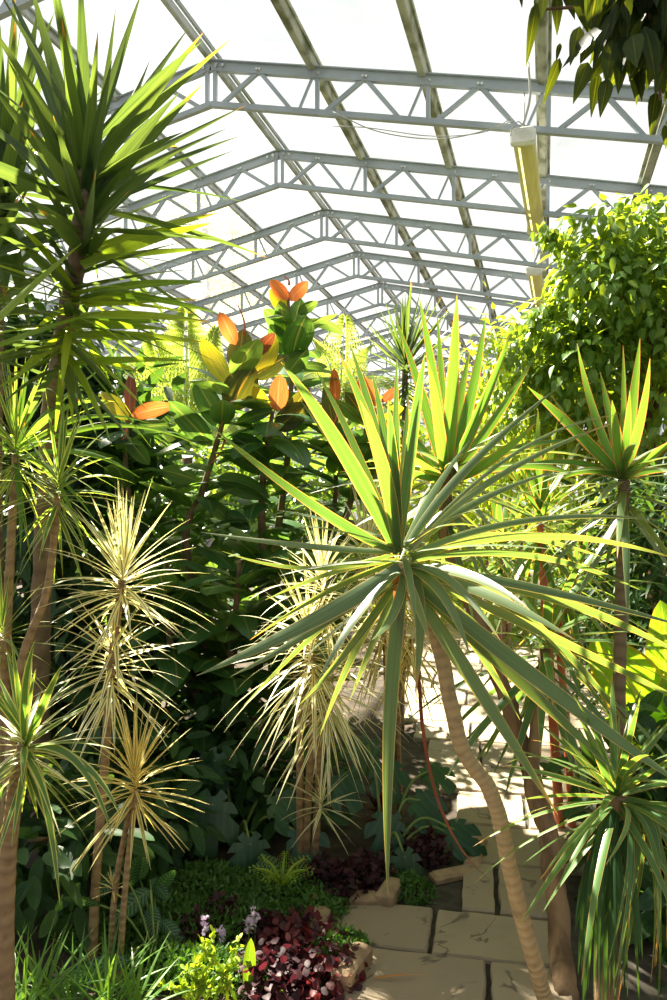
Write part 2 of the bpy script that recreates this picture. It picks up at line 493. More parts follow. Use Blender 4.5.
def lampdiff():
    m, nt, out = newmat('aged_diffuser'); b = NB(nt)
    g = b.n('ShaderNodeNewGeometry')
    mp = b.n('ShaderNodeMapping'); nt.links.new(g.outputs['Position'], mp.inputs[0]); mp.inputs['Scale'].default_value = (26, 2, 26)
    nz = b.n('ShaderNodeTexNoise'); nt.links.new(mp.outputs[0], nz.inputs['Vector']); nz.inputs['Scale'].default_value = 1
    col = b.mix(b.step(nz.outputs[0], .35, .7), (.36, .36, .09), (.56, .52, .20))
    p = b.n('ShaderNodeBsdfPrincipled'); b.put(p.inputs['Base Color'], col); p.inputs['Roughness'].default_value = .3
    t = b.n('ShaderNodeBsdfTranslucent'); b.put(t.inputs[0], (.80, .76, .30))
    mx = b.n('ShaderNodeMixShader'); mx.inputs[0].default_value = .55
    nt.links.new(p.outputs[0], mx.inputs[1]); nt.links.new(t.outputs[0], mx.inputs[2]); nt.links.new(mx.outputs[0], out.inputs[0])
    return m


def slabmat():
    m, nt, out = newmat('sandstone_slab'); b = NB(nt)
    at_ = b.n('ShaderNodeAttribute', attribute_name='leaf')
    sep = b.n('ShaderNodeSeparateXYZ'); nt.links.new(at_.outputs['Vector'], sep.inputs[0])
    g = b.n('ShaderNodeNewGeometry')
    nz = b.n('ShaderNodeTexNoise'); nt.links.new(g.outputs['Position'], nz.inputs['Vector']); nz.inputs['Scale'].default_value = 5; nz.inputs['Detail'].default_value = 9; nz.inputs['Roughness'].default_value = .62
    n2 = b.n('ShaderNodeTexNoise'); nt.links.new(g.outputs['Position'], n2.inputs['Vector']); n2.inputs['Scale'].default_value = 2.2; n2.inputs['Detail'].default_value = 4; n2.inputs['Distortion'].default_value = 1.5
    col = b.mix(sep.outputs[2], (.27, .21, .145), (.36, .29, .20))
    col = b.mix(b.math('MULTIPLY', b.step(nz.outputs[0], .45, .72), .5), col, (.24, .19, .13))
    crack = b.math('ABSOLUTE', b.math('SUBTRACT', n2.outputs[0], .5))
    msk = b.math('MULTIPLY', b.step(crack, .016, .003), b.step(nz.outputs[0], .46, .56))
    col = b.mix(b.math('MULTIPLY', msk, .8), col, (.09, .07, .05))
    p = b.n('ShaderNodeBsdfPrincipled'); b.put(p.inputs['Base Color'], col); p.inputs['Roughness'].default_value = .8
    bp = b.n('ShaderNodeBump'); bp.inputs['Strength'].default_value = .5; bp.inputs['Distance'].default_value = .012
    nt.links.new(nz.outputs[0], bp.inputs['Height']); nt.links.new(bp.outputs[0], p.inputs['Normal'])
    nt.links.new(p.outputs[0], out.inputs[0])
    return m


M['diffuser'] = lampdiff(); M['slab'] = slabmat()

# ------------------------------------------------------------------ the greenhouse
RX, RZ, SL, HALF = -3.62, EYE+4.88, .217, 6.0
BAY = 1.2
Y0, Y1 = -3.5, 34.8


def roofz(x): return RZ-SL*abs(x-RX)


LE, RE = RX-HALF, RX+HALF
EZ = RZ-SL*HALF

mb = MB()
nx, ny = 60, 60
mb.add([(-30, -12, 0), (25, -12, 0), (25, 60, 0), (-30, 60, 0)], [(0, 1, 2, 3)])
struct(mb.build('ground', M['soil'], smooth=False))

for k, (xa, xb) in enumerate(((LE, RX), (RX, RE))):
    mb = MB()
    ys = np.arange(Y0, Y1+.1, 2.24)
    for i in range(len(ys)-1):
        for j in range(5):
            x0 = xa+(xb-xa)*j/5; x1 = xa+(xb-xa)*(j+1)/5
            g = 0.0
            vs = [(x0, ys[i]+g, roofz(x0)+.17), (x1, ys[i]+g, roofz(x1)+.17), (x1, ys[i+1]-g, roofz(x1)+.17), (x0, ys[i+1]-g, roofz(x0)+.17)]
            mb.add(vs, [(0, 1, 2, 3)])
    struct(mb.build('window_%d' % (k+1), M['glass'], smooth=False))

# side walls: concrete plinth, glass above; far gable
for nm, x in (('wall_left', LE), ('wall_right', RE)):
    mb = MB(); box(mb, (x, (Y0+Y1)/2, .3), .22, Y1-Y0, .6, bev=.02)
    w = struct(mb.build(nm, M['concrete'], smooth=False))
    mb = MB()
    mb.add([(x, Y0, .6), (x, Y1, .6), (x, Y1, EZ+.12), (x, Y0, EZ+.12)], [(0, 1, 2, 3)])
    mb.build('glazing', M['glass'], w, smooth=False)
    mb = MB()
    for y in np.arange(Y0, Y1+.1, 1.12): bar(mb, (x, y, .6), (x, y, EZ), .06, .08)
    for z in (.64, 2.1, 3.6, EZ+.08): bar(mb, (x, Y0, z), (x, Y1, z), .08, .07)
    mb.build('glazing_bars', M['steel'], w, smooth=False)
mb = MB(); box(mb, (RX, Y1, .3), 2*HALF, .22, .6, bev=.02)
w = struct(mb.build('wall_back', M['concrete'], smooth=False))
mb = MB(); mb.add([(LE, Y1, .6), (RE, Y1, .6), (RE, Y1, EZ+.15), (RX, Y1, RZ+.15), (LE, Y1, EZ+.15)], [(0, 1, 2, 3, 4)])
mb.build('glazing', M['glass'], w, smooth=False)
mb = MB()
for j in range(11):
    x = LE+j*BAY; bar(mb, (x, Y1, .6), (x, Y1, roofz(x)), .07, .08)
for z in (2.1, 3.6, EZ): bar(mb, (LE, Y1-.05, z), (RE, Y1-.05, z), .06, .07)
mb.build('glazing_bars', M['steel'], w, smooth=False)

# purlins along the house, the ridge among them
tn = 0
for j in range(11):
    x = LE+j*BAY
    tn += 1
    mb = MB()
    z = roofz(x)
    if j == 5:
        box(mb, (x, (Y0+Y1)/2, z+.08), .06, Y1-Y0, .10, bev=.01)
        box(mb, (x-.05, (Y0+Y1)/2, z+.15), .03, Y1-Y0, .04)
        box(mb, (x+.05, (Y0+Y1)/2, z+.15), .03, Y1-Y0, .04)
        mat = M['ridge']
    else:
        wd = .15 if j > 5 else .07
        s = -SL if x > RX else SL
        box(mb, (x, (Y0+Y1)/2, z+.08), wd*.55, Y1-Y0, .12, X=(1, 0, s), Z=(-s, 0, 1), bev=.01)
        box(mb, (x, (Y0+Y1)/2, z+.135), wd, Y1-Y0, .03, X=(1, 0, s), Z=(-s, 0, 1))
        mat = M['purlin'] if j > 5 else M['ridge']
    o = struct(mb.build('trim_%d' % tn, mat, smooth=False))

# lattice trusses
DEP = .43
WORDS = ['nearest', 'second', 'third', 'fourth', 'fifth', 'sixth', 'seventh', 'eighth', 'ninth', 'tenth', 'eleventh', 'twelfth']


def truss(y):
    ch = MB(); lo = MB(); web = MB(); bl = MB()
    for s in (-1, 1):
        e = np.array([RX+s*HALF, y, EZ]); r = np.array([RX, y, RZ])
        bar(ch, r, e, .06, .11)
        for q in (-.035, .035):   # flanges of the top chord
            bar(ch, r+(0, q, .05), e+(0, q, .05), .05, .012)
        bar(lo, r-(0, 0, DEP), e-(0, 0, DEP*.98), .06, .06)
        for j in range(5):
            xa = s*(j*BAY); xb = s*((j+1)*BAY)

            def T(f): x = xa+(xb-xa)*f; return np.array([RX+x, y, RZ-SL*abs(x)-.03])

            def B(f): x = xa+(xb-xa)*f; return np.array([RX+x, y, RZ-SL*abs(x)-DEP])
            bar(web, T(.04), B(.04), .042, .042)
            bar(web, B(.10), T(.47), .042, .042)
            bar(web, T(.49), B(.80), .042, .042)
            bar(web, T(1.0), B(.86), .026, .026) if j < 4 else None
            for f in (.06, .47, .5): box(bl, T(f)-(0, .045, -.01), .02, .03, .02)
        bar(lo, e+(0, 0, .06), (e[0], y, 0), .10, .12)   # eave post
        for q in (.08, .16): box(bl, r+(s*q, -.045, -SL*q), .028, .03, .028)
    o = thing('roof_truss', (RX, y, 0), None, None, None, 'structure')
    ch.build('top_chord', M['steel'], o, False); lo.build('bottom_chord', M['steel'], o, False)
    web.build('lattice_web', M['steel'], o, False); bl.build('bolt_heads', M['bolt'], o, False)
    return o


for k in range(-4, 12):
    truss(7.75+2.24*k)

# ------------------------------------------------------------------ lamps under the roof


def batten(near, far, label, w=.23, near_cable=True):
    near = np.asarray(near); far = np.asarray(far)
    t = nrm(far-near); L = np.linalg.norm(far-near)
    s = nrm(np.cross(t, UP)); u = np.cross(s, t)
    root = thing('batten_light', (near+far)/2, label, 'lamp', 'strip lights under the roof')
    a = MB(); box(a, (near+far)/2+u*.03, L, w*.9, .05, t, s, u, bev=.012); a.build('housing', M['lampwhite'], root, False)
    a = MB()
    # ribbed trough diffuser
    n = 9; vs = []
    for e in (.07, L-.07):
        for i in range(n):
            g = math.pi*i/(n-1)
            vs.append(near+t*e+s*(-math.cos(g))*w*.48-u*(math.sin(g)**.6)*.10)
    a.add(vs, [(i, i+1, n+i+1, n+i) for i in range(n-1)])
    a.build('diffuser', M['diffuser'], root)['label'] = 'yellowed plastic diffuser'
    for e in (.035, L-.035):
        a = MB(); box(a, near+t*e-u*.035, .09, w*1.05, .15, t, s, u, bev=.02); a.build('end_cap', M['lampwhite'], root, False)
    for e in (.25, L-.25):
        p = near+t*e+u*.05
        a = MB(); tube(a, [p, p+UP*(.45)], .006, .006, 4, 6); a.build('hanger', M['cable'], root)
    a = MB()
    p = near+u*.06
    tube(a, [p, p+UP*.10+RGT*.03, p+UP*.3+RGT*.07, p+UP*.62+RGT*.05], .012, .012, 12, 6)
    tube(a, [p-t*.02, p-RGT*.05+UP*.04, p-RGT*.11-UP*.02, p-RGT*.12-UP*.10], .006, .006, 12, 6)
    a.build('cable', M['cable'], root)


batten(at(523, 132, 7.3), at(536, 226, 10.2), 'larger strip light with yellowed diffuser, hanging from the nearest roof truss')
batten(at(534, 268, 11.9), at(541, 316, 14.8), 'smaller-looking strip light with yellowed diffuser, hung further back behind the first one')

mb = MB()
tube(mb, [at(333, 112, 7.45), at(380, 132, 7.4), at(440, 139, 7.4), at(490, 129, 7.4), at(512, 118, 7.4)], .006, .006, 30, 6)
tube(mb, [at(333, 126, 7.45), at(370, 128, 7.4), at(430, 136, 7.4), at(480, 133, 7.4), at(514, 120, 7.4)], .005, .005, 30, 6)
tag(mb.build('cable', M['cable']), 'thin pale cable sagging below the nearest roof truss towards the strip light', 'cable')

# ------------------------------------------------------------------ stone path
PANG = YAW-math.radians(11)
PU = np.array([-math.sin(PANG), math.cos(PANG), 0]); PV = np.array([math.cos(PANG), math.sin(PANG), 0])
O0 = gr(440, 950)


def slab(mb, a0, a1, b0, b1, z=.03, th=.05):
    """a flagstone between along-path a and across-path b, its rim uneven"""
    g = .009
    n = 6
    pts = []
    cs = [(a0+g, b0+g), (a0+g, b1-g), (a1-g, b1-g), (a1-g, b0+g)]
    for q in range(4):
        p, r = cs[q], cs[(q+1) % 4]
        for i in range(n):
            f = i/n
            pts.append((p[0]+(r[0]-p[0])*f+random.uniform(-.004, .004), p[1]+(r[1]-p[1])*f+random.uniform(-.004, .004)))
    ca = (a0+a1)/2; cb = (b0+b1)/2
    z = z+random.uniform(-.003, .003)
    rings = []
    for zz, ins in ((z-th, 0), (z-.008, 0), (z, .03)):
        rings.append([O0+PU*(ca+(a-ca)*(1-ins))+PV*(cb+(b-cb)*(1-ins))+UP*zz for a, b in pts])
    m = len(pts)
    vs = np.array(rings).reshape(-1, 3)
    fs = [(k*m+i, k*m+(i+1) % m, k*m+m+(i+1) % m, k*m+m+i) for k in range(2) for i in range(m)]
    a = np.zeros((len(vs), 3)); a[:, 2] = random.random()
    mb.add(vs, fs, a)
    mb.f.append(np.array([list(range(2*m, 3*m))])+mb.n-3*m)


mb = MB()
rows = [-2.6, -2.1, -1.6, -1.15, -.75, -.36, -.07, .22, .60, .98, 1.38, 1.75, 2.2, 2.6, 3.05, 3.5, 4.0, 4.5, 5.0, 5.6, 6.2, 6.8, 7.4]


def left_b(a):
    if a < -.12: return -.30
    if a < .1: return -.47
    if a < .3: return -.18
    if a < 1.0: return .06
    return .06-.25*(a-1.0)


SP = {5: [.16], 6: [-.03], 7: [.2]}
for i in range(len(rows)-1):
    a0, a1 = rows[i], rows[i+1]
    lb = left_b((a0+a1)/2)
    rb = .42 if a0 < .3 else (.62 if a0 < 2 else 1.05)
    cuts = [lb]
    if i in SP: cuts += [c for c in SP[i] if c > lb+.1]
    else:
        x = lb+random.uniform(.3, .6)
        while x < rb-.2: cuts.append(x); x += random.uniform(.42, .68)
    cuts.append(rb)
    for j in range(len(cuts)-1): slab(mb, a0, a1, cuts[j], cuts[j+1])
p = struct(mb.build('path', M['slab'], smooth=False))
mb = MB()
q = [O0+PU*-2.6+PV*-.3, O0+PU*-2.6+PV*1.05, O0+PU*7.4+PV*1.05, O0+PU*7.4+PV*-1.5, O0+PU*1.0+PV*.06, O0+PU*.3+PV*-.2, O0+PU*.1+PV*-.47, O0+PU*-.1+PV*-.47]
mb.add([x+UP*.008 for x in q], [tuple(range(8))])
j = mb.build('joint_bed', plain('dark_joint', (.035, .028, .02), (.06, .05, .035), 20, .95), p, smooth=False)

EDG = [((322, 925), (313, 945), .075, 'edging stone at the corner where the paving reaches into the green ground cover'),
       ((349, 908), (379, 908), .055, 'low edging brick behind the paving, beside the purple leaves'),
       ((383, 914), (395, 895), .075, 'end edging brick standing taller at the corner of the paving'),
       ((432, 884), (470, 876), .04, 'flat edging stone further up the path beside the monstera'),
       ((472, 872), (480, 846), .045, 'narrow edging stone on end along the path behind the flat one'),
       ((340, 1000), (364, 968), .09, 'edging stone at the bottom along the red-leaved bed')]
for a, b_, h, lab in EDG:
    p, q = gr(*a), gr(*b_)
    t = nrm(q-p)
    mb = MB(); box(mb, (p+q)/2+UP*(h/2), np.linalg.norm(q-p), .07, h, t, np.cross(UP, t), UP, bev=.012)
    tag(mb.build('edging_stone', M['edging'], smooth=False), lab, 'edging stone', 'edging stones along the path')

# ------------------------------------------------------------------ plants
# --- the big yucca
base = gd(40, 3.4)
Y = thing('yucca', base, 'tall dark green yucca with broad sword leaves against the roof, upper corner', 'plant')
mb = MB(); tube(mb, [base, at(40, 650, 3.3), at(50, 430, 3.0), at(62, 350, 2.5), at(78, 250, 2.22), at(86, 170, 2.2)], .05, .020, 60, 12, knob=.05, ring=.06)
mb.build('trunk', M['trunk_dark'], Y)
mb = MB(); tube(mb, [base+(-.05, .05, 0), at(0, 650, 3.4), at(-5, 400, 3.0), at(2, 200, 2.6)], .045, .022, 50, 12, knob=.05, ring=.05)
mb.build('trunk', M['trunk_dark'], Y)
mb = MB()
L1 = [((84, 160), (52, -35), 15, .12), ((86, 160), (80, -40), 14, -.1), ((90, 150), (143, -12), 12, .15), ((96, 150), (116, 6), 8, .2),
      ((98, 165), (203, 33), 14, -.15), ((100, 150), (190, 26), 10, .2), ((88, 210), (204, 83), 14, -.25), ((90, 200), (180, 92), 15, -.3),
      ((98, 180), (246, 105), 9, .2), ((98, 195), (240, 136), 9, .1), ((98, 190), (228, 128), 9, .25), ((98, 205), (235, 150), 8, 0),
      ((80, 165), (28, -25), 15, .1), ((78, 170), (8, -10), 15, .3), ((76, 180), (8, 60), 14, -.25), ((74, 190), (-10, 85), 14, -.2), ((74, 190), (-35, 105), 13, .1),
      ((72, 200), (-40, 160), 13, -.2), ((72, 210), (-30, 205), 13, -.2), ((72, 230), (-25, 260), 13, .15), ((78, 235), (22, 195), 13, -.45), ((84, 230), (60, 150), 13, -.4),
      ((80, 250), (40, 210), 14, -.4), ((88, 240), (130, 190), 13, -.5), ((86, 250), (96, 170), 12, -.35), ((84, 215), (20, 75), 14, -.35), ((86, 200), (98, 30), 13, -.3),
      ((82, 170), (62, 20), 14, -.25), ((90, 190), (150, 60), 13, .35), ((88, 190), (112, 60), 13, -.35), ((76, 200), (30, 130), 13, -.5), ((90, 225), (180, 150), 13, -.3)]
for b_, t_, w_, dd in L1: leafpx(mb, b_, t_, 2.2, w_*1.2, dd, random.uniform(-.02, .05), .8, prof=prof_sword, fold=.25)
rosette(mb, at(84, 190, 2.22), at(90, 100, 2.25)-at(80, 240, 2.2), 24, .56, .042, (35, 115), .12, .34, prof=prof_sword, curl=.5)
rosette(mb, at(72, 300, 2.25), UP+RGT*.2, 48, .46, .036, (40, 115), .2, .42, prof=prof_sword)
mb.build('leaf_rosette', M['yucca'], Y)
mb = MB()
rosette(mb, at(4, 190, 2.6), UP+RGT*-.1, 46, .62, .044, (8, 125), .14, .3, prof=prof_sword)
rosette(mb, at(-30, 330, 2.5), UP, 36, .5, .04, (15, 105), .15, .25)
for t_ in ((-5, -20), (15, -10), (0, 40), (38, 10), (45, 60), (20, 110), (5, 300), (30, 330)): leafpx(mb, (5, 215), t_, 2.6, 15, random.uniform(-.3, .3), .02, .6)
mb.build('leaf_rosette', M['yucca'], Y)
mb = MB()
for t_, w_, b_ in (((218, 213), 9, (85, 252)), ((212, 223), 8, (82, 265)), ((214, 249), 6, (80, 262)), ((205, 282), 7, (95, 290)), ((218, 313), 6, (90, 290)),
                   ((210, 322), 7, (80, 315)), ((203, 342), 8, (70, 335)), ((191, 361), 5, (60, 365)), ((160, 322), 9, (75, 320)), ((165, 340), 7, (72, 335)), ((150, 300), 8, (80, 300)),
                   ((200, 300), 6, (85, 305)), ((140, 372), 6, (60, 350)), ((170, 330), 6, (70, 325))):
    leafpx(mb, b_, t_, 2.2, w_*1.5, random.uniform(-.15, .15), .05, .75)
leafpx(mb, (-30, 345), (82, 243), 1.9, 13, .1, .05, .6)
leafpx(mb, (-20, 352), (108, 310), 2.0, 9, .1, .05, .6)
rosette(mb, at(70, 320, 2.22), UP+RGT*.1, 26, .40, .026, (70, 130), .18, .2)
mb.build('old_leaves', M['yucca_yellow'], Y)

# --- big dracaena in front of the path
base = gr(556, 1022)
D1 = thing('dracaena', base, 'large dracaena in the middle with curved pale ringed trunk beside the path', 'plant')
mb = MB(); tube(mb, [base, at(544, 996, 2.24), at(534, 960, 2.22), at(520, 910, 2.2), at(508, 860, 2.18), at(500, 820, 2.17), at(487, 785, 2.16), at(463, 750, 2.15), at(450, 700, 2.13), at(437, 640, 2.12), at(412, 590, 2.1), at(404, 562, 2.1)], .025, .021, 120, 14, ring=.006, wob=.06)
mb.build('trunk', M['trunk'], D1)
mb = MB()
top = (398, 552)
for t_, w_, dd, via in (((281, 362), 17, -.15, (340, 445)), ((337, 350), 14, .05, (375, 440)), ((350, 344), 14, .12, (378, 440)), ((397, 358), 10, .05, (396, 450)), ((425, 354), 13, -.05, (413, 430)),
                        ((316, 371), 9, .2, (352, 440)), ((393, 433), 11, -.15, (396, 490)), ((211, 426), 12, -.1, (318, 508)), ((372, 372), 13, .1, (388, 455)), ((300, 400), 8, .25, (350, 470)),
                        ((408, 395), 10, .15, (404, 470)), ((388, 400), 12, -.2, (394, 470)), ((360, 400), 14, -.22, (384, 470))):
    leafpx(mb, top, t_, 2.1, w_, dd, 0, .75, via=via, fold=.3)
mb.build('young_leaf_tuft', M['drac'], D1)
mb = MB()
for t_, w_, dd, via, b_ in (((200, 532), 8, .1, (300, 545), top), ((222, 551), 7, .15, (310, 568), top), ((196, 676), 19, -.2, (322, 615), (408, 560)), ((230, 677), 11, -.05, (320, 625), (406, 562)),
                            ((244, 705), 9, 0, (330, 620), (404, 565)), ((298, 706), 11, .1, (355, 640), (404, 568)), ((388, 897), 16, -.12, (390, 710), (405, 570)), ((372, 640), 10, -.3, (395, 610), (404, 570)),
                            ((415, 695), 13, -.1, (420, 610), (408, 565)), ((320, 735), 11, .15, (360, 640), (406, 570)), ((350, 700), 10, .25, (378, 630), (406, 570)),
                            ((690, 628), 11, -.1, (545, 590), (412, 565)), ((700, 665), 13, .1, (560, 600), (412, 572)), ((690, 790), 19, -.25, (550, 688), (412, 578)), ((622, 778), 16, -.15, (520, 680), (410, 580)),
                            ((558, 815), 17, -.2, (480, 690), (408, 580)), ((640, 745), 12, .15, (530, 620), (412, 575)), ((600, 705), 11, .2, (520, 610), (412, 570)), ((562, 384), 11, .25, (470, 465), (408, 545)),
                            ((615, 422), 9, .2, (500, 475), (410, 548)), ((618, 415), 5, .3, (520, 450), (410, 548)), ((660, 520), 9, .2, (530, 520), (410, 555)), ((680, 560), 10, .0, (540, 535), (412, 558)),
                            ((610, 560), 10, .3, (500, 535), (410, 555)), ((560, 470), 9, .35, (480, 500), (408, 550)), ((640, 590), 10, .35, (530, 555), (412, 560)), ((470, 655), 12, -.3, (440, 590), (408, 568)),
                            ((500, 640), 10, -.35, (450, 580), (408, 565)), ((265, 600), 8, .3, (340, 570), (404, 560)), ((250, 640), 8, .3, (330, 590), (404, 560)), ((470, 440), 9, .4, (435, 490), (404, 548)),
                            ((575, 640), 12, -.3, (490, 595), (412, 570)), ((530, 610), 11, -.35, (470, 575), (412, 566)), ((720, 720), 12, .1, (560, 640), (414, 574)), ((520, 720), 13, .2, (465, 630), (412, 575))):
    leafpx(mb, b_, t_, 2.1, w_, dd, 0, .62, via=via, fold=.22, seg=12)
rosette(mb, at(404, 560, 2.1), UP, 18, .42, .026, (55, 125), .25, .10)
mb.build('leaf_rosette', M['drac_old'], D1)
mb = MB(); leafpx(mb, (396, 572), (404, 650), 2.09, 9, -.02, 0, .8, via=(399, 610))
mb.build('dry_leaf', M['dry'], D1)['label'] = 'orange dry leaf under the crown'
mb = MB(); leafpx(mb, (420, 600), (490, 880), 2.05, 4, .05, 0, .8, via=(432, 780))
mb.build('hanging_leaf', M['redstalk'], D1)['label'] = 'dark red withered leaf hanging along the trunk'

# --- second dracaena, red-edged leaves, rough trunk
base = gr(566, 1003)
D2 = thing('dracaena', base, 'tall dracaena with red-edged upright leaves and rough peeling trunk, behind the curved trunk', 'plant')
mb = MB(); tube(mb, [base, at(556, 900, 2.5), at(545, 820, 2.6), at(520, 740, 2.7), at(500, 680, 2.75), at(470, 600, 2.85), at(447, 540, 2.88), at(446, 475, 2.9)], .036, .024, 70, 12, knob=.08, wob=.3)
mb.build('trunk', M['bark'], D2)
mb = MB(); tube(mb, [at(548, 830, 2.58), at(532, 790, 2.62), at(537, 720, 2.7), at(545, 650, 2.8)], .03, .02, 30, 10, knob=.06, wob=.2)
mb.build('trunk_fork', M['bark'], D2)
mb = MB()
tp = (446, 482)
for t_, w_, dd, via in (((419, 296), 13, .1, (436, 390)), ((457, 294), 15, -.15, (452, 390)), ((437, 311), 10, .2, (443, 400)), ((486, 314), 13, .05, (470, 400)), ((510, 334), 13, -.05, (480, 410)),
                        ((537, 352), 11, .1, (494, 420)), ((397, 321), 12, .15, (424, 400)), ((537, 422), 12, -.2, (490, 460)), ((405, 440), 10, -.2, (425, 465)), ((470, 350), 12, .2, (458, 410)),
                        ((428, 360), 12, -.2, (438, 420)), ((380, 400), 10, .2, (414, 438)), ((590, 480), 10, .1, (520, 465)), ((575, 440), 10, .25, (510, 450)), ((395, 470), 9, -.25, (420, 475))):
    leafpx(mb, tp, t_, 2.9, w_, dd, 0, .75, via=via, fold=.28)
mb.build('young_leaf_tuft', M['red'], D2)
mb = MB()
rosette(mb, at(446, 490, 2.9), UP, 46, .52, .036, (50, 140), .3, .2)
mb.build('leaf_rosette', M['drac_old'], D2)
mb = MB()
rosette(mb, at(545, 655, 2.8), UP+RGT*.1, 44, .55, .034, (40, 150), .35, .18)
mb.build('leaf_rosette', M['drac'], D2)

# --- third dracaena, by the fig
base = gd(612, 2.75)
D3 = thing('dracaena', base, 'dracaena with straight slender trunk and red-edged leaf crown in front of the weeping fig', 'plant')
mb = MB(); tube(mb, [base, at(612, 850, 2.72), at(618, 740, 2.7), at(621, 600, 2.7), at(624, 480, 2.7)], .026, .021, 90, 12, ring=.02)
mb.build('trunk', M['trunk_dark'], D3)
mb = MB(); tp = (622, 478)
for t_, w_, dd, via in (((577, 343), 12, .0, (596, 415)), ((623, 345), 7, .2, (624, 410)), ((640, 338), 12, .05, (632, 410)), ((650, 358), 11, -.1, (640, 420)), ((527, 386), 12, -.1, (575, 430)),
                        ((550, 393), 8, .2, (585, 440)), ((676, 438), 13, -.1, (645, 460)), ((600, 372), 10, .2, (611, 420)), ((690, 470), 9, .1, (650, 470)), ((612, 400), 12, -.15, (617, 440)), ((560, 480), 9, -.1, (590, 470)),
                        ((520, 465), 8, .1, (575, 462)), ((630, 390), 10, -.15, (626, 440))):
    leafpx(mb, tp, t_, 2.7, w_, dd, 0, .72, via=via, fold=.28)
mb.build('young_leaf_tuft', M['red'], D3)
mb = MB(); rosette(mb, at(624, 488, 2.7), UP, 40, .5, .032, (62, 135), .25, .16)
mb.build('leaf_rosette', M['drac_old'], D3)

# --- cordyline between
base = gd(560, 3.5)
D4 = thing('cordyline', base, 'cordyline with yellow-green leaves and thin reddish stems, between the two tall dracaenas', 'plant')
mb = MB(); tube(mb, [base, at(552, 700, 3.45), at(545, 600, 3.4), at(540, 520, 3.4)], .024, .018, 50, 10, ring=.02)
tube(mb, [base+RGT*.06, at(566, 720, 3.5), at(560, 640, 3.5), at(570, 590, 3.5)], .02, .016, 40, 10, ring=.02)
mb.build('stem', M['sheath'], D4)
mb = MB()
leafpx(mb, (538, 525), (538, 408), 3.4, 9, 0, 0, .8); leafpx(mb, (542, 525), (551, 440), 3.4, 8, 0, 0, .8)
rosette(mb, at(540, 525, 3.4), UP, 50, .55, .032, (12, 140), .3, .2)
rosette(mb, at(570, 592, 3.5), UP+RGT*.3, 36, .5, .03, (15, 140), .3, .16)
rosette(mb, at(500, 560, 3.6), UP, 40, .5, .03, (15, 140), .3, .16)
mb.build('leaf_rosette', M['red'], D4)

# --- dark drooping cordyline by the path, nearest right
base = gd(606, 2.05)
D5 = thing('cordyline', base, 'low cordyline with a dark skirt of long hanging leaves beside the rough trunk', 'plant')
mb = MB(); tube(mb, [base, at(608, 950, 2.03), at(612, 860, 2.0), at(616, 795, 2.0)], .036, .028, 30, 10, ring=.03)
mb.build('trunk', M['bark'], D5)
mb = MB()
for i in range(34):
    x = random.uniform(588, 632); w_ = random.uniform(5, 11)
    leafpx(mb, (614+random.uniform(-6, 6), 805+random.uniform(-8, 8)), (x+(x-612)*.6, random.uniform(930, 1040)), 2.0, w_, random.uniform(-.25, .05), 0, .7, via=(x, 870))
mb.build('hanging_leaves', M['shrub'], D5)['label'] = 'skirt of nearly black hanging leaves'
mb = MB()
for i in range(40):
    t_ = (random.uniform(600, 720), random.uniform(860, 1030)); m_ = ((612+t_[0])/2+20, 800+(t_[1]-800)*.28)
    leafpx(mb, (616, 800), t_, 2.0, random.uniform(4, 8), random.uniform(-.3, .2), 0, .6, via=m_)
for t_ in ((500, 765), (520, 800), (560, 735), (580, 720), (640, 700), (660, 725), (700, 745), (700, 780), (690, 700), (610, 705), (535, 720), (720, 830), (540, 880), (520, 925), (560, 860)):
    leafpx(mb, (615, 797), t_, 2.0, random.uniform(5, 9), random.uniform(-.25, .25), .08, .6)
rosette(mb, at(615, 798, 2.0), UP, 40, .42, .018, (25, 120), .35, .1)
mb.build('leaf_rosette', M['drac'], D5)
mb = MB(); leafpx(mb, (588, 865), (580, 930), 1.95, 7, 0, 0, .8); leafpx(mb, (590, 850), (584, 890), 1.95, 5, 0, 0, .8)
mb.build('dry_leaf', M['dry'], D5)

# --- canna with big lime leaf
base = gd(655, 3.4)
K = thing('canna', base, 'canna plant with large glowing lime leaves behind the slender trunk', 'plant')
mb = MB()
for b_, t_, w_, via in (((656, 735), (590, 640), 62, (628, 680)), ((655, 740), (700, 640), 55, (680, 690)), ((650, 770), (600, 720), 45, (628, 735)), ((660, 700), (660, 600), 40, (665, 650)), ((660, 830), (610, 870), 40, (640, 830))):
    leafpx(mb, b_, t_, 3.4, w_, -.15, 0, .75, prof=prof_oval, via=via, fold=.12, seg=14)
mb.build('leaves', M['canna'], K)
mb = MB()
for t_ in ((656, 735), (655, 745), (650, 770)): tube(mb, [base, (base+at(*t_, 3.4))/2+RGT*.03, at(*t_, 3.4)], .016, .008, 12, 8)
mb.build('stalks', M['greenstem'], K)

# --- weeping fig
base = gd(660, 5.3)
F = thing('weeping_fig', base, 'dense weeping fig tree with small pointed leaves, sunlit, under the lamps', 'tree')
mb = MB()
tube(mb, [base, at(655, 560, 5.3), at(648, 420, 5.25), at(650, 300, 5.2)], .075, .03, 30, 10, knob=.04)
for q in ((560, 320, 5), (600, 230, 5.1), (690, 230, 5.2), (590, 400, 4.9), (700, 380, 5)):
    tube(mb, [at(648, 420, 5.25), (at(648, 400, 5.25)+at(*q))/2+UP*.12, at(*q)], .03, .008, 16, 8)
mb.build('trunk', M['bark'], F)
mb = MB()
BL = [(at(665, 320, 5.2), (.72, .7, .72)), (at(605, 300, 5.0), (.36, .4, .34)), (at(655, 245, 5.1), (.40, .4, .30)), (at(585, 380, 5.0), (.36, .4, .42)), (at(655, 420, 5.0), (.6, .5, .5)),
      (at(550, 340, 5.1), (.24, .25, .26)), (at(690, 270, 5.0), (.5, .4, .5)), (at(600, 268, 5.05), (.30, .3, .17)), (at(610, 225, 5.1), (.3, .3, .13)), (at(545, 410, 5.1), (.26, .25, .38))]
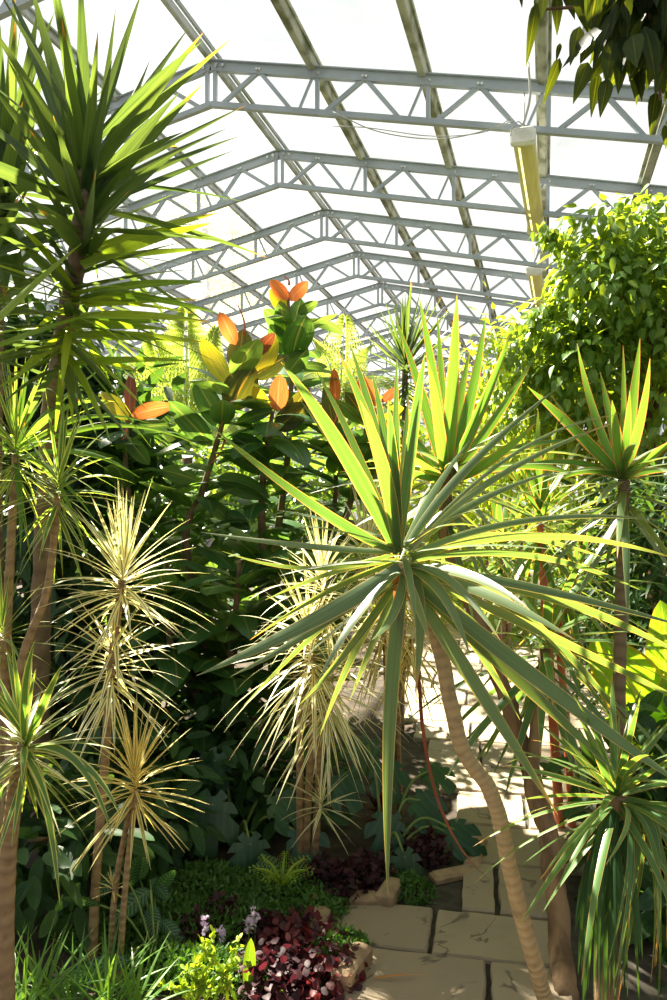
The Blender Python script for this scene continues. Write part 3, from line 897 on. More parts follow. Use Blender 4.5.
blob_leaves(mb, BL, 6800, .098, .050, 'drop', .85, .72)
mb.build('foliage', M['fig'], F)
# sprays reaching out
mb = MB()
for a, b_ in (((570, 330), (490, 372)), ((560, 360), (470, 420)), ((590, 300), (520, 330)), ((570, 250), (540, 236)), ((560, 390), (480, 450)), ((640, 345), (545, 346)), ((700, 335), (580, 340))):
    P = smoothpath([at(*a, 5.1), at((a[0]+b_[0])/2, (a[1]+b_[1])/2-8, 4.95), at(*b_, 4.95)], 34)
    P = np.repeat(P, 4, 0)+RNG.normal(size=(136, 3))*.035
    D = RNG.normal(size=(136, 3))*.5+np.array([-.3, 0, -.9]); N = RNG.normal(size=(136, 3))*.5+np.array([-.2, -.5, .8])
    cloud(mb, P, D, N, RNG.uniform(.055, .09, 136), .036)
mb.build('outer_sprays', M['fig'], F)

# --- overhanging fig branch at the top
base = np.array([1.55, 1.25, 0])
F2 = thing('weeping_fig', base, 'dark fig branch hanging into the top corner over the path', 'tree')
mb = MB(); tube(mb, [base, (1.5, 1.3, 1.6), (1.35, 1.5, 2.9), at(700, -40, 1.75), at(640, -18, 1.7), at(560, -12, 1.7)], .07, .008, 50, 10, knob=.03)
for q in ((640, 60), (600, 50), (660, 100), (540, 10)): tube(mb, [at(650, -18, 1.7), at((650+q[0])/2+5, q[1]*.3, 1.68), at(*q, 1.68)], .008, .003, 14, 6)
for q, d in (((520, -250), 2.4), ((600, -400), 2.7), ((700, -300), 2.2), ((780, -450), 2.4)):  # unseen limbs, added to carry the shading leaves above the view
    tube(mb, [np.array((1.4, 1.42, 2.6)), (np.array((1.4, 1.42, 2.6))+at(*q, d))/2+UP*.15, at(*q, d)], .03, .006, 16, 7)
mb.build('branch', M['bark'], F2)
mb = MB()
pts = []
for i in range(190):
    x = random.uniform(592, 740); lim = np.interp(x, [592, 610, 625, 640, 667, 740], [10, 55, 60, 38, 70, 90])
    pts.append(at(x, random.uniform(-60, lim), random.uniform(1.5, 1.9)))
n = len(pts)
for i in range(1700):  # unseen leaves above the view, added to block sun from the branch below
    pts.append(at(random.uniform(470, 840), random.uniform(-560, -85), random.uniform(1.6, 2.9)))
for i in range(260):
    x = random.uniform(605, 740); lim = np.interp(x, [600, 610, 625, 640, 667, 740], [0, 40, 48, 30, 55, 80])
    pts.append(at(x, random.uniform(-90, lim), random.uniform(1.5, 2.1)))
n = len(pts)
cloud(mb, pts, RNG.normal(size=(n, 3))*.35+np.array([-.1, 0, -1]), RNG.normal(size=(n, 3))*.5+np.array(-FWD)*.9+np.array([0, 0, .4]), RNG.uniform(.08, .125, n), RNG.uniform(.036, .052, n))
for b_, t_, w_ in (((537, 2), (526, 67), 13), ((560, 43), (556, 62), 6), ((560, 58), (543, 105), 12), ((588, 62), (573, 104), 18), ((594, 36), (580, 64), 17), ((598, 72), (591, 118), 13), ((608, 78), (600, 118), 16),
                   ((584, -12), (596, 46), 32), ((580, 26), (570, 66), 15), ((557, -5), (557, 36), 13), ((520, -14), (522, 8), 7), ((545, -10), (541, 20), 12), ((638, 65), (642, 102), 14), ((656, 92), (650, 137), 16),
                   ((664, 70), (655, 95), 14), ((620, 60), (618, 95), 16), ((612, 40), (606, 85), 18), ((625, 50), (632, 80), 15), ((664, 125), (666, 150), 8), ((566, -8), (575, 20), 12)):
    leafpx(mb, b_, t_, random.uniform(1.55, 1.75), w_, random.uniform(-.04, .04), .05, .85, prof=prof_drop, fold=.2, seg=8)
mb.build('foliage', M['figshade'], F2)

# --- rubber plant
base = gd(240, 4.05)
R = thing('rubber_plant', base, 'big glossy rubber plant with orange young leaves in the middle of the bed', 'plant')
RD = 3.9
stems = [[gd(228, 4.1), at(215, 680, 4.0), at(186, 545, RD), at(203, 490, RD), at(222, 425, RD), at(240, 355, RD)],
         [gd(248, 4.2), at(262, 640, 4.2), at(285, 480, 4.3), at(291, 390, 4.3), at(288, 293, 4.3)],
         [gd(232, 4.1), at(190, 660, 4.1), at(140, 540, 4.0), at(126, 470, 4.0), at(129, 408, 4.0)],
         [gd(245, 4.0), at(262, 620, 4.0), at(262, 500, RD), at(268, 440, RD), at(274, 405, RD)],
         [gd(252, 4.3), at(300, 640, 4.3), at(345, 520, 4.2), at(362, 450, 4.2), at(372, 400, 4.2)],
         [gd(236, 3.9), at(200, 700, 3.8), at(170, 640, 3.7), at(165, 560, 3.7)],
         [gd(258, 3.9), at(290, 700, 3.8), at(310, 620, 3.7), at(300, 560, 3.7)],
         [gd(240, 3.9), at(230, 690, 3.7), at(235, 620, 3.65), at(240, 560, 3.6)],
         [gd(250, 4.3), at(310, 600, 4.4), at(335, 500, 4.4), at(330, 420, 4.4)]]
for s in stems:
    mb = MB(); tube(mb, s, .030, .009, 40, 9, ring=.02); mb.build('stem', M['stem'], R)
EXP = [('orange', (236, 345), (219, 312), 16), ('brown', (256, 356), (275, 333), 13), ('olive', (238, 374), (243, 329), 29), ('yellow', (258, 372), (276, 336), 22), ('olive', (252, 378), (288, 356), 22),
       ('yellow', (228, 384), (200, 338), 20), ('olive', (229, 410), (254, 366), 34), ('rubber', (222, 428), (194, 378), 25), ('rubber', (212, 446), (168, 401), 24), ('rubber', (232, 436), (270, 462), 24),
       ('rubber', (236, 424), (274, 410), 13), ('rubber', (216, 478), (270, 498), 24), ('rubber', (225, 512), (250, 530), 16), ('rubber', (205, 500), (232, 522), 16), ('rubber', (196, 480), (160, 470), 20),
       ('orange', (288, 300), (270, 280), 13), ('orange', (290, 301), (308, 281), 15), ('yellow', (287, 314), (270, 289), 15), ('rubber', (291, 336), (301, 298), 22), ('rubber', (287, 334), (264, 309), 18),
       ('rubber', (298, 314), (318, 302), 11), ('rubber', (288, 356), (270, 324), 20), ('rubber', (292, 352), (307, 324), 18), ('rubber', (288, 374), (308, 348), 20), ('rubber', (296, 366), (328, 367), 10),
       ('rubber', (288, 350), (280, 300), 20), ('orange', (131, 416), (174, 406), 16), ('brown', (129, 414), (131, 372), 13), ('yellow', (128, 420), (101, 392), 17), ('rubber', (132, 430), (172, 425), 13), ('rubber', (128, 440), (150, 465), 18),
       ('orange', (277, 412), (280, 374), 20), ('yellow', (268, 414), (253, 386), 15), ('olive', (276, 430), (309, 404), 25), ('olive', (284, 420), (310, 388), 16), ('orange', (374, 410), (361, 376), 24), ('brown', (382, 402), (399, 388), 10),
       ('yellow', (378, 416), (404, 408), 13), ('olive', (334, 430), (325, 385), 15), ('orange', (336, 405), (334, 368), 11), ('rubber', (350, 440), (320, 425), 20), ('olive', (366, 420), (345, 392), 16)]
byc = {}
for c_, b_, t_, w_ in EXP:
    d = 4.3 if 265 < b_[0] < 300 and b_[1] < 380 else (4.2 if b_[0] > 320 else RD)
    m_ = byc.setdefault(c_, MB())
    leafpx(m_, b_, t_, d-.02, w_, random.uniform(-.08, .04), .06, .85, prof=prof_oval, fold=.18, seg=10)
mb = byc['rubber']
for s in stems:
    P = smoothpath(s, 60)
    az = random.uniform(0, 6)
    for i in range(12, 56, 1):
        if P[i][2] < .45: continue
        az += 2.4
        for rep in range(1):
            h = np.array([math.cos(az), math.sin(az), 0]); l = random.uniform(.25, .40)
            e = random.uniform(-.5, .55)
            p0 = P[i]+h*.03
            p2 = p0+nrm(h+UP*e)*l
            blade(mb, p0, p0+nrm(h+UP*(e+.5))*l*.55, p2, l*random.uniform(.40, .52), np.cross(UP, h), 8, prof_oval, .18)
names = {'rubber': 'leaves', 'olive': 'olive_leaves', 'yellow': 'yellow_leaves', 'orange': 'young_leaves', 'brown': 'brown_leaves'}
for c_, m_ in byc.items():
    o = m_.build(names[c_], M[c_], R)
    if c_ == 'orange': o['label'] = 'glowing orange young leaves at the shoot tips'
mb = MB()
for p, q in (((232, 400), (218, 430)), ((225, 440), (210, 465)), ((270, 425), (268, 440)), ((338, 405), (330, 430)), ((245, 335), (238, 305)), ((289, 285), (284, 276)), ((126, 425), (122, 440))):
    a, b_ = at(*p, RD-.05), at(*q, RD-.05)
    mb = MB(); tube(mb, [a, (a+b_)/2+RGT*.012, b_], .007, .003, 8, 6); mb.build('bud_sheath', M['sheath'], R)

# --- dracaenas of the left bed


def spider(name, label, base, canes, heads, cmat='cane', rc=.016, group='thin-leaved dracaenas of the bed'):
    r = thing(name, base, label, 'plant', group)
    for pts in canes:
        mb = MB(); tube(mb, pts, rc, rc*.75, 44, 9, ring=.025, wob=.05); mb.build('cane', M[cmat], r)
    for (c, n, L, W, pol, dr, st, mat) in heads:
        mb = MB(); rosette(mb, c, UP+RGT*random.uniform(-.1, .1), n, L, W, pol, dr, st, prof=prof_lance, seg=7)
        mb.build('leaf_rosette', M[mat], r)
    return r


b1 = gr(92, 965)
spider('dracaena', 'tall cream-striped dracaena with two whorls of thin leaves on one tan cane', b1,
       [[b1, at(96, 880, 2.52), at(105, 760, 2.5), at(112, 660, 2.5), at(122, 580, 2.5)]],
       [(at(123, 582, 2.5), 72, .34, .019, (3, 115), .22, .12, 'vari'), (at(112, 668, 2.5), 66, .28, .017, (25, 140), .3, .16, 'vari'), (at(117, 620, 2.5), 26, .26, .016, (50, 140), .3, .2, 'vari')], rc=.017)
b2 = gr(112, 985)
spider('dracaena', 'short golden-leaved dracaena on two leaning thin canes, in front of the bed', b2,
       [[b2, at(112, 930, 2.35), at(118, 870, 2.35), at(132, 800, 2.35)], [b2+RGT*.02, at(122, 930, 2.33), at(128, 860, 2.33), at(137, 790, 2.33)]],
       [(at(135, 785, 2.34), 74, .26, .014, (0, 135), .25, .12, 'vgold'), (at(113, 888, 2.35), 14, .07, .006, (20, 110), .2, .03, 'vgold')], rc=.011)
b3 = gd(6, 1.95)
spider('dracaena', 'green and white striped dracaena low at the edge, with long arching leaves', b3,
       [[b3, at(6, 900, 1.95), at(14, 800, 1.95), at(24, 745, 1.95)]],
       [(at(25, 748, 1.95), 40, .28, .020, (5, 150), .3, .12, 'vgreen'), (at(25, 752, 1.95), 22, .27, .016, (50, 120), .25, .08, 'vari')], rc=.024)
mbx = MB()
for t_, via in (((112, 835), (75, 760)), ((60, 905), (45, 800)), ((120, 815), (80, 762)), ((62, 665), (45, 700)), ((35, 640), (25, 690))):
    leafpx(mbx, (25, 748), t_, 1.95, 9, -.15, 0, .6, via=via)
mbx.build('long_leaves', M['vgreen'], bpy.data.objects['dracaena.005'])
b4 = gd(-8, 2.6)
spider('dracaena', 'upright striped dracaena on a bent cane, in front of the yucca trunk', b4,
       [[b4, at(10, 760, 2.6), at(22, 660, 2.6), at(45, 598, 2.6), at(54, 540, 2.6), at(58, 495, 2.6)]],
       [(at(58, 492, 2.6), 50, .34, .019, (5, 140), .3, .14, 'vgreen')], rc=.016)
b5 = gd(-2, 2.8)
spider('dracaena', 'thin-leaved dracaena on a straight pale cane at the edge below the yucca', b5,
       [[b5, at(4, 700, 2.8), at(10, 560, 2.8), at(16, 455, 2.8)], [b5+RGT*.07, at(12, 820, 2.75), at(8, 720, 2.75), at(2, 640, 2.75)]],
       [(at(16, 455, 2.8), 66, .42, .017, (0, 135), .3, .16, 'vgreen'), (at(2, 640, 2.75), 36, .3, .014, (10, 140), .3, .12, 'vgreen')], rc=.02)
mbx = MB()
for t_, via, d_, b_ in (((118, 402), (60, 410), -.1, (16, 455)), ((152, 424), (80, 418), .1, (16, 455)), ((140, 478), (80, 452), -.2, (16, 458)), ((95, 520), (50, 470), -.25, (16, 458)), ((60, 345), (36, 400), .1, (14, 450)),
                        ((32, 352), (22, 400), 0, (14, 450)), ((105, 366), (55, 405), .15, (14, 450)), ((-40, 400), (-10, 420), 0, (14, 450)), ((200, 446), (110, 425), .2, (16, 455)), ((88, 560), (55, 480), -.2, (16, 458)), ((20, 560), (20, 500), -.2, (14, 458))):
    leafpx(mbx, b_, t_, 2.8, 8, d_, 0, .7, prof=prof_lance, via=via)
mbx.build('long_leaves', M['grass'], bpy.data.objects['dracaena.007'])
# centre of the bed, behind the big dracaena
b6 = gr(306, 872)
spider('dracaena', 'cream dracaena on slim canes behind the big dracaena, cascading thin pale leaves', b6,
       [[b6, at(308, 800, 3.02), at(313, 720, 2.88), at(312, 655, 2.78)], [b6+RGT*.03, at(318, 800, 3.02), at(320, 740, 2.9), at(330, 700, 2.8)], [b6-RGT*.02, at(300, 780, 3.0), at(302, 700, 2.9), at(318, 600, 2.78)]],
       [(at(312, 655, 2.78), 84, .38, .016, (10, 150), .35, .2, 'vari'), (at(330, 690, 2.8), 70, .36, .015, (15, 150), .4, .2, 'vari'), (at(322, 590, 2.78), 60, .33, .015, (5, 135), .3, .18, 'vari'),
        (at(322, 805, 2.95), 26, .22, .013, (15, 120), .25, .06, 'vari')], rc=.017)
b7 = gd(390, 3.7)
spider('dracaena', 'sunlit golden dracaena beside the far end of the path, behind the hanging leaf', b7,
       [[b7, at(388, 720, 3.6), at(384, 620, 3.45)], [b7+RGT*.05, at(398, 700, 3.6), at(412, 640, 3.45)]],
       [(at(384, 615, 3.45), 84, .46, .016, (10, 150), .4, .25, 'vgold'), (at(412, 635, 3.45), 60, .38, .015, (15, 150), .4, .2, 'vgold'), (at(366, 560, 3.5), 60, .42, .016, (5, 140), .35, .2, 'vari')], rc=.016)

# --- slim palm-like dracaena behind the red-edged one
base = gd(400, 5.0)
G = thing('dracaena', base, 'spiky dark green dracaena crown rising behind the red-edged one, under the trusses', 'plant')
mb = MB(); tube(mb, [base, at(402, 600, 5), at(404, 470, 5), at(405, 370, 5)], .03, .02, 40, 9, ring=.02); mb.build('trunk', M['trunk_dark'], G)
mb = MB(); rosette(mb, at(405, 372, 5), UP, 120, .52, .026, (0, 125), .15, .3, prof=prof_lance); mb.build('leaf_rosette', M['yucca'], G)

# --- pale ferns and the bright background


def frond(mb, p0, p1, p2, wid, n=26, lf=10):
    t = np.linspace(0, 1, n)[:, None]
    P = (1-t)**2*p0+2*t*(1-t)*p1+t*t*p2
    D = np.gradient(P, axis=0); D /= np.linalg.norm(D, axis=1, keepdims=True)
    S = np.cross(D, UP+FWD*-.6); S /= np.maximum(np.linalg.norm(S, axis=1, keepdims=True), 1e-6)
    tube(mb, P[::4], .010, .003, 16, 6)
    PP, DD, NN, LL = [], [], [], []
    for i in range(2, n):
        w = wid*math.sin(math.pi*min(1, .12+.85*(i/n)))**.8*(1-.4*i/n)
        for s in (-1, 1):
            q = nrm(S[i]*s+D[i]*.35-UP*.22)
            for k in range(1, lf+1):
                f = k/lf
                b_ = P[i]+q*w*f-UP*w*.18*f*f
                for s2 in (-1, 1):
                    PP.append(b_); DD.append(nrm(D[i]*s2+q*.5)); NN.append(UP*.5-FWD*.6); LL.append(.045*(1.1-f*.7)*wid/.3)
    cloud(mb, np.array(PP), np.array(DD), np.array(NN), np.array(LL), np.array(LL)*.42, 'strap')


base = gd(188, 6.5)
FE = thing('tree_fern', base, 'pale sunlit tree fern with feathery fronds behind the rubber plant', 'plant')
mb = MB(); tube(mb, [base, at(188, 620, 6.5), at(187, 455, 6.5)], .07, .05, 24, 9, knob=.08); mb.build('trunk', M['bark'], FE)
mb = MB()
c = at(187, 452, 6.5)
for t_, m_, w_ in (((186, 312), (186, 380), .42), ((110, 360), (140, 350), .34), ((262, 370), (235, 350), .34), ((130, 440), (150, 390), .3), ((250, 450), (230, 390), .3), ((215, 330), (205, 370), .34), ((150, 335), (165, 370), .34)):
    frond(mb, c, at(*m_, 6.4), at(*t_, 6.3), w_)
mb.build('fronds', M['fern'], FE)

base = gd(335, 7.5)
FE = thing('tree_fern', base, 'smaller yellow fern tuft just beneath the far trusses behind the rubber plant', 'plant')
mb = MB(); tube(mb, [base, at(338, 520, 7.5), at(340, 400, 7.5)], .06, .04, 24, 9, knob=.08); mb.build('trunk', M['bark'], FE)
mb = MB()
c = at(340, 395, 7.5)
for t_, m_ in (((345, 318), (343, 350)), ((312, 338), (325, 345)), ((372, 345), (360, 350)), ((300, 380), (320, 360)), ((390, 385), (370, 365)), ((355, 440), (350, 370))):
    frond(mb, c, at(*m_, 7.4), at(*t_, 7.3), .3, 20, 8)
mb.build('fronds', M['fern'], FE)


def bush(label, foot, blobs, n, L, W, mat, shape='oval', down=.2, name='shrub', cat='shrub', group='shrubs of the beds', shell=.35):
    r = thing(name, foot, label, cat, group)
    mb = MB()
    for c, rad in blobs:
        tube(mb, [foot, (np.asarray(foot)+c)/2+RGT*random.uniform(-.1, .1), np.asarray(c)], .025, .008, 14, 7, knob=.04)
    mb.build('stem', M['stem'], r)
    mb = MB(); blob_leaves(mb, blobs, n, L, W, shape, down, shell)
    mb.build('foliage', M[mat], r)


bush('sunlit yellow-green shrub behind the tall dracaenas, left of the weeping fig', gd(505, 7.0), [(at(505, 400, 7), (.5, .5, .75)), (at(480, 470, 6.8), (.6, .5, .5)), (at(530, 360, 7.2), (.4, .4, .5)), (at(540, 470, 7), (.5, .5, .7))], 3600, .09, .04, 'lime', 'drop', .5)
bush('bright shrub by the far end of the path, behind the cream dracaenas', gd(420, 9.5), [(at(420, 560, 9.5), (.9, .7, .8)), (at(380, 480, 9.5), (.9, .7, .8)), (at(470, 540, 9.8), (.8, .7, .9)), (at(430, 440, 9.8), (.8, .7, .7))], 3600, .13, .06, 'lime', 'oval', .3)
bush('pale green shrub beyond the tree fern near the side glass', gd(150, 9.5), [(at(150, 480, 9.5), (1.3, .8, .9)), (at(240, 470, 9.6), (1.0, .8, .7)), (at(60, 470, 9.8), (1.3, .8, 1.0)), (at(300, 470, 10), (.9, .8, .8))], 4200, .14, .06, 'lime', 'oval', .2)
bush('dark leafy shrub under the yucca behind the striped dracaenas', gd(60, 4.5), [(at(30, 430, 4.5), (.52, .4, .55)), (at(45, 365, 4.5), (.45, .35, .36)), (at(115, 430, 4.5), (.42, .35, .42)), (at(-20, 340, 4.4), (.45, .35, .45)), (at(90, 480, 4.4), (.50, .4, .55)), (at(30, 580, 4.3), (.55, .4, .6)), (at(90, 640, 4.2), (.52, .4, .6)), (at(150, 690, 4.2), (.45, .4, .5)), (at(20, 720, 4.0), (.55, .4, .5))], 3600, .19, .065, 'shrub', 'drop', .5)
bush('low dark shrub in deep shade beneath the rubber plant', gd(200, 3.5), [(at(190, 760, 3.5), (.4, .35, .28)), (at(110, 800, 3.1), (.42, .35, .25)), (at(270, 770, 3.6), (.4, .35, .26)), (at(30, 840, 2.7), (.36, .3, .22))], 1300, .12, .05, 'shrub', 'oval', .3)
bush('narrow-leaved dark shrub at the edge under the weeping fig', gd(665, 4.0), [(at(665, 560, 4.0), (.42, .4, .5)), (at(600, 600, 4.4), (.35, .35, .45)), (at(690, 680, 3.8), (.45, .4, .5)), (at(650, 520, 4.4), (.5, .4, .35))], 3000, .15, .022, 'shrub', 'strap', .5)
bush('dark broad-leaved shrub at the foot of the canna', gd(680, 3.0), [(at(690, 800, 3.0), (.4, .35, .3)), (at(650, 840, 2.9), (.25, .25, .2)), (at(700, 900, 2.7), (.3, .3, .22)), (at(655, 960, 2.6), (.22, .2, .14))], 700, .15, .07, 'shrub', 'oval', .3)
bush('green shrub closing the view at the bend of the path', gd(520, 8.2), [(at(540, 590, 8.2), (.9, .7, .7)), (at(600, 540, 8.4), (.9, .7, .9))], 2200, .12, .05, 'fig', 'oval', .3)
bush('leafy green shrub behind the rubber plant, right half', gd(330, 5.4), [(at(330, 520, 5.4), (.5, .45, .6)), (at(280, 560, 5.5), (.6, .45, .6)), (at(210, 520, 5.3), (.5, .45, .6)), (at(150, 560, 5.2), (.6, .45, .7))], 2400, .13, .055, 'rubber', 'oval', .4)

# --- low planting
# monstera


def monstera(mb, c, tipdir, nor, size):
    """a heart-shaped leaf with deep notches"""
    c = np.asarray(c, float)
    T = nrm(tipdir); N = nrm(nor-T*(T@nor)); S = np.cross(N, T)
    n = 40
    pts = [c]; at_ = [(0, .3, .5)]
    for i in range(n):
        g = -math.pi+2*math.pi*(i+.5)/n
        r = size*(.52+.30*math.cos(g)+.10*math.cos(2*g))
        a = abs(g)
        if i % 5 == 2 and .35 < a < 2.5: r *= .55
        if a > 2.9: r *= .5
        x = math.sin(g)*r*1.05; y = math.cos(g)*r
        pts.append(c+S*x+T*(y)-N*(.35*x*x/size+.25*max(0, y)**2/size)); at_.append((math.sin(g)*min(1, r/size*1.4), .5+.5*y/size, .5))
    mb.add(pts, [(0, 1+i, 1+(i+1) % n) for i in range(n)], at_)


def monstera_plant(label, foot, leaves):
    r = thing('monstera', foot, label, 'plant', 'monsteras in the bed')
    ml = MB(); ms = MB()
    for (px, py, d, td, sz) in leaves:
        c = at(px, py, d)
        monstera(ml, c, RGT*td[0]+UP*td[1]-FWD*.4, UP*.8-FWD*.7+RGT*random.uniform(-.3, .3), sz)
        tube(ms, [foot, (np.asarray(foot)+c)/2+UP*.10+FWD*.04, c], .008, .005, 12, 6)
    ml.build('leaves', M['monstera'], r); ms.build('stalks', M['greenstem'], r)


monstera_plant('monstera with big dark split leaves at the foot of the rubber plant', gd(235, 3.3),
               [(212, 805, 3.1, (-.1, -1), .22), (250, 845, 3.05, (.1, -1), .18), (268, 870, 3.0, (.3, -1), .17), (280, 800, 3.2, (.8, -.5), .18), (340, 780, 3.3, (.5, -.6), .16), (180, 830, 3.1, (-.7, -.6), .15), (215, 760, 3.3, (-.4, -.8), .18), (300, 835, 3.1, (.6, -.7), .16)])
monstera_plant('monstera with split leaves leaning over the path edge', gd(385, 3.2),
               [(405, 858, 3.05, (.1, -1), .15), (420, 800, 3.3, (.7, -.6), .17), (385, 768, 3.4, (.3, -.8), .17), (455, 830, 3.2, (.9, -.6), .15), (368, 745, 3.5, (-.3, -.5), .17), (430, 770, 3.5, (.6, -.3), .15), (390, 820, 3.2, (-.4, -.8), .16), (468, 845, 3.2, (.5, -.8), .12)])

# calathea
foot = gr(155, 960)
CA = thing('calathea', foot, 'calathea with herringbone striped leaves below the golden dracaena', 'plant')
ml = MB(); ms = MB()
for b_, t_, w_, d in (((150, 905), (155, 940), 17, 2.6), ((150, 890), (110, 925), 20, 2.6), ((130, 960), (60, 985), 20, 2.3), ((155, 895), (175, 870), 16, 2.7), ((125, 890), (140, 855), 15, 2.7), ((140, 880), (145, 850), 16, 2.7),
                      ((160, 920), (185, 950), 15, 2.6), ((100, 905), (60, 898), 14, 2.5), ((150, 880), (168, 900), 15, 2.7), ((120, 870), (95, 900), 16, 2.6)):
    leafpx(ml, b_, t_, d, w_, -.05, .1, .7, prof=prof_oval, fold=.15)
    tube(ms, [foot, (foot+at(*b_, d))/2+UP*.05, at(*b_, d)], .004, .003, 8, 6)
ml.build('leaves', M['calathea'], CA); ms.build('stalks', M['greenstem'], CA)

# grassy spider plant at the bottom edge
foot = gd(85, 2.15)
SPP = thing('spider_plant', foot, 'grassy spider plant with arching narrow leaves at the bottom edge', 'plant')
mb = MB()
for k in range(5):
    rosette(mb, foot+RGT*random.uniform(-.16, .14)+FWD*random.uniform(-.08, .08)+UP*.06, UP, 26, .28, .012, (15, 80), .35, .02, prof=prof_lance)
mb.build('leaves', M['grass'], SPP)
foot = gd(10, 2.1)
SPP = thing('spider_plant', foot, 'second grassy tuft in the bottom corner below the white striped dracaena', 'plant')
mb = MB()
for k in range(3):
    rosette(mb, foot+RGT*random.uniform(-.1, .1)+UP*.08, UP, 22, .32, .013, (10, 75), .3, .02, prof=prof_lance)
mb.build('leaves', M['grass'], SPP)

# bright succulent sprigs
foot = gd(215, 2.3)
SU = thing('sedum', foot, 'bright lime sprigs of a fleshy plant beside the purple leaves', 'plant')
ms = MB(); ml = MB()
for t_ in ((200, 945), (215, 958), (240, 945), (195, 965), (225, 975), (185, 975), (240, 968), (205, 985), (230, 990), (215, 935), (180, 990), (160, 990)):
    p = at(*t_, 2.3); b_ = foot+RGT*random.uniform(-.1, .1)
    tube(ms, [b_, (b_+p)/2+UP*.03, p], .005, .004, 10, 6)
    m = 26
    Q = np.linspace(.35, 1, m)[:, None]*(p-b_)+b_+UP*.02
    cloud(ml, Q, RNG.normal(size=(m, 3))+UP*.6, RNG.normal(size=(m, 3))+UP, .024, .011, 'oval')
ms.build('stems', M['lime'], SU); ml.build('leaves', M['lime'], SU)

# upright single leaf
foot = gr(248, 995)
CN = thing('canna', foot, 'single young upright green leaf shoot among the purple leaves', 'plant')
mb = MB(); leafpx(mb, (247, 990), (251, 938), 2.36, 13, .02, 0, .9, prof=prof_oval, fold=.4)
leafpx(mb, (249, 994), (285, 992), 2.36, 10, -.05, .25, .8, prof=prof_oval)
mb.build('leaf', M['canna'], CN)

# dark-red and purple leafed clumps
HE = [((300, 960), .16, 'redleaf', 'red and purple leafed clump nearest the corner edging stone'), ((275, 985), .14, 'purple', 'dark purple clump at the bottom beside the upright leaf'), ((330, 985), .13, 'redleaf', 'small reddish clump by the bottom edging stone'),
      ((225, 925), .11, 'purple', 'dark purple clump carrying violet flowers beside the moss'), ((265, 945), .11, 'purple', 'purple clump between the flowers and the red leaves'), ((195, 940), .10, 'purple', 'shaded purple clump left of the violet flowers'),
      ((345, 895), .15, 'purple', 'purple clump behind the low edging brick'), ((370, 885), .14, 'purple', 'purple clump beside the monstera leaning over the path'), ((325, 890), .13, 'purple', 'purple clump at the foot of the slim canes'),
      ((420, 860), .15, 'purple', 'dark clump by the flat edging stone under the monstera')]
for (px, py), s, mat, lab in HE:
    foot = gr(px, py)
    r = thing('heuchera', foot, lab, 'plant', 'purple-leaved clumps edging the bed')
    n = 330
    v = RNG.normal(size=(n, 3)); v[:, 2] = np.abs(v[:, 2])*.9+.15; v /= np.linalg.norm(v, axis=1, keepdims=True)
    mb = MB()
    P = foot+v*s*np.array([1, 1, .85])*RNG.uniform(.5, 1, n)[:, None]
    cloud(mb, P, v*.6+RNG.normal(size=(n, 3))*.5-np.array([0, 0, .15]), v*.5+np.array([0, 0, .9])+RNG.normal(size=(n, 3))*.35, RNG.uniform(.016, .036, n), RNG.uniform(.013, .03, n), 'round', .3)
    mb.build('foliage', M[mat], r)
    if mat == 'redleaf':
        mb = MB(); m = 70; v = v[:m]
        P = foot+v*s*1.0*np.array([1, 1, .9])
        cloud(mb, P, RNG.normal(size=(m, 3)), v+UP, .03, .022, 'oval'); mb.build('dark_leaves', M['purple'], r)
    mb = MB()
    for k in range(10): tube(mb, [foot, P[k]], .003, .002, 4, 5)
    mb.build('stalks', M['purple'], r)

# violet flower spikes
for (px, py), lab in (((205, 925), 'pale violet flower spike standing apart over the shaded clump'), ((255, 917), 'pale violet flower spike nearest the bright moss'), ((222, 937), 'low violet flower spike above the lime sprigs'), ((249, 925), 'short violet flower spike close before the one by the moss')):
    p = at(px, py, 2.55); foot = p.copy(); foot[2] = 0
    r = thing('flower_spike', foot, lab, 'flower', 'violet flower spikes')
    mb = MB(); tube(mb, [foot, p], .003, .002, 6, 5); mb.build('stalk', M['greenstem'], r)
    mb = MB(); n = 40
    cloud(mb, p+RNG.uniform(-1, 1, (n, 3))*np.array([.010, .010, .028]), RNG.normal(size=(n, 3)), RNG.normal(size=(n, 3)), .012, .009, 'round'); mb.build('petals', M['flower'], r)

# red bromeliad
foot = gd(378, 3.45)
r = thing('bromeliad', foot, 'small red-leaved bromeliad behind the path-side monstera', 'plant')
mb = MB(); rosette(mb, foot+UP*.12, UP, 34, .16, .022, (10, 95), .2, .06, prof=prof_lance); mb.build('leaves', M['redleaf'], r)
mb = MB(); tube(mb, [foot, foot+UP*.13], .012, .01, 5, 7); mb.build('stem', M['greenstem'], r)

# fallen dry leaf
mb = MB(); p = gr(372, 978, .04); q = gr(425, 975, .045)
blade(mb, p, (p+q)/2+UP*.012, q, .012, np.cross(UP, nrm(q-p)), 8, prof_lance)
tag(mb.build('fallen_leaf', M['dry']), 'thin dry brown leaf fallen on the front paving slab', 'leaf')
mb = MB(); p = gr(309, 905, .05); q = gr(316, 893, .07)
blade(mb, p, (p+q)/2+UP*.012, q, .03, np.cross(UP, nrm(q-p)), 8, prof_oval)
tag(mb.build('fallen_leaf', M['dry']), 'small brown leaf lying on the green ground cover', 'leaf')


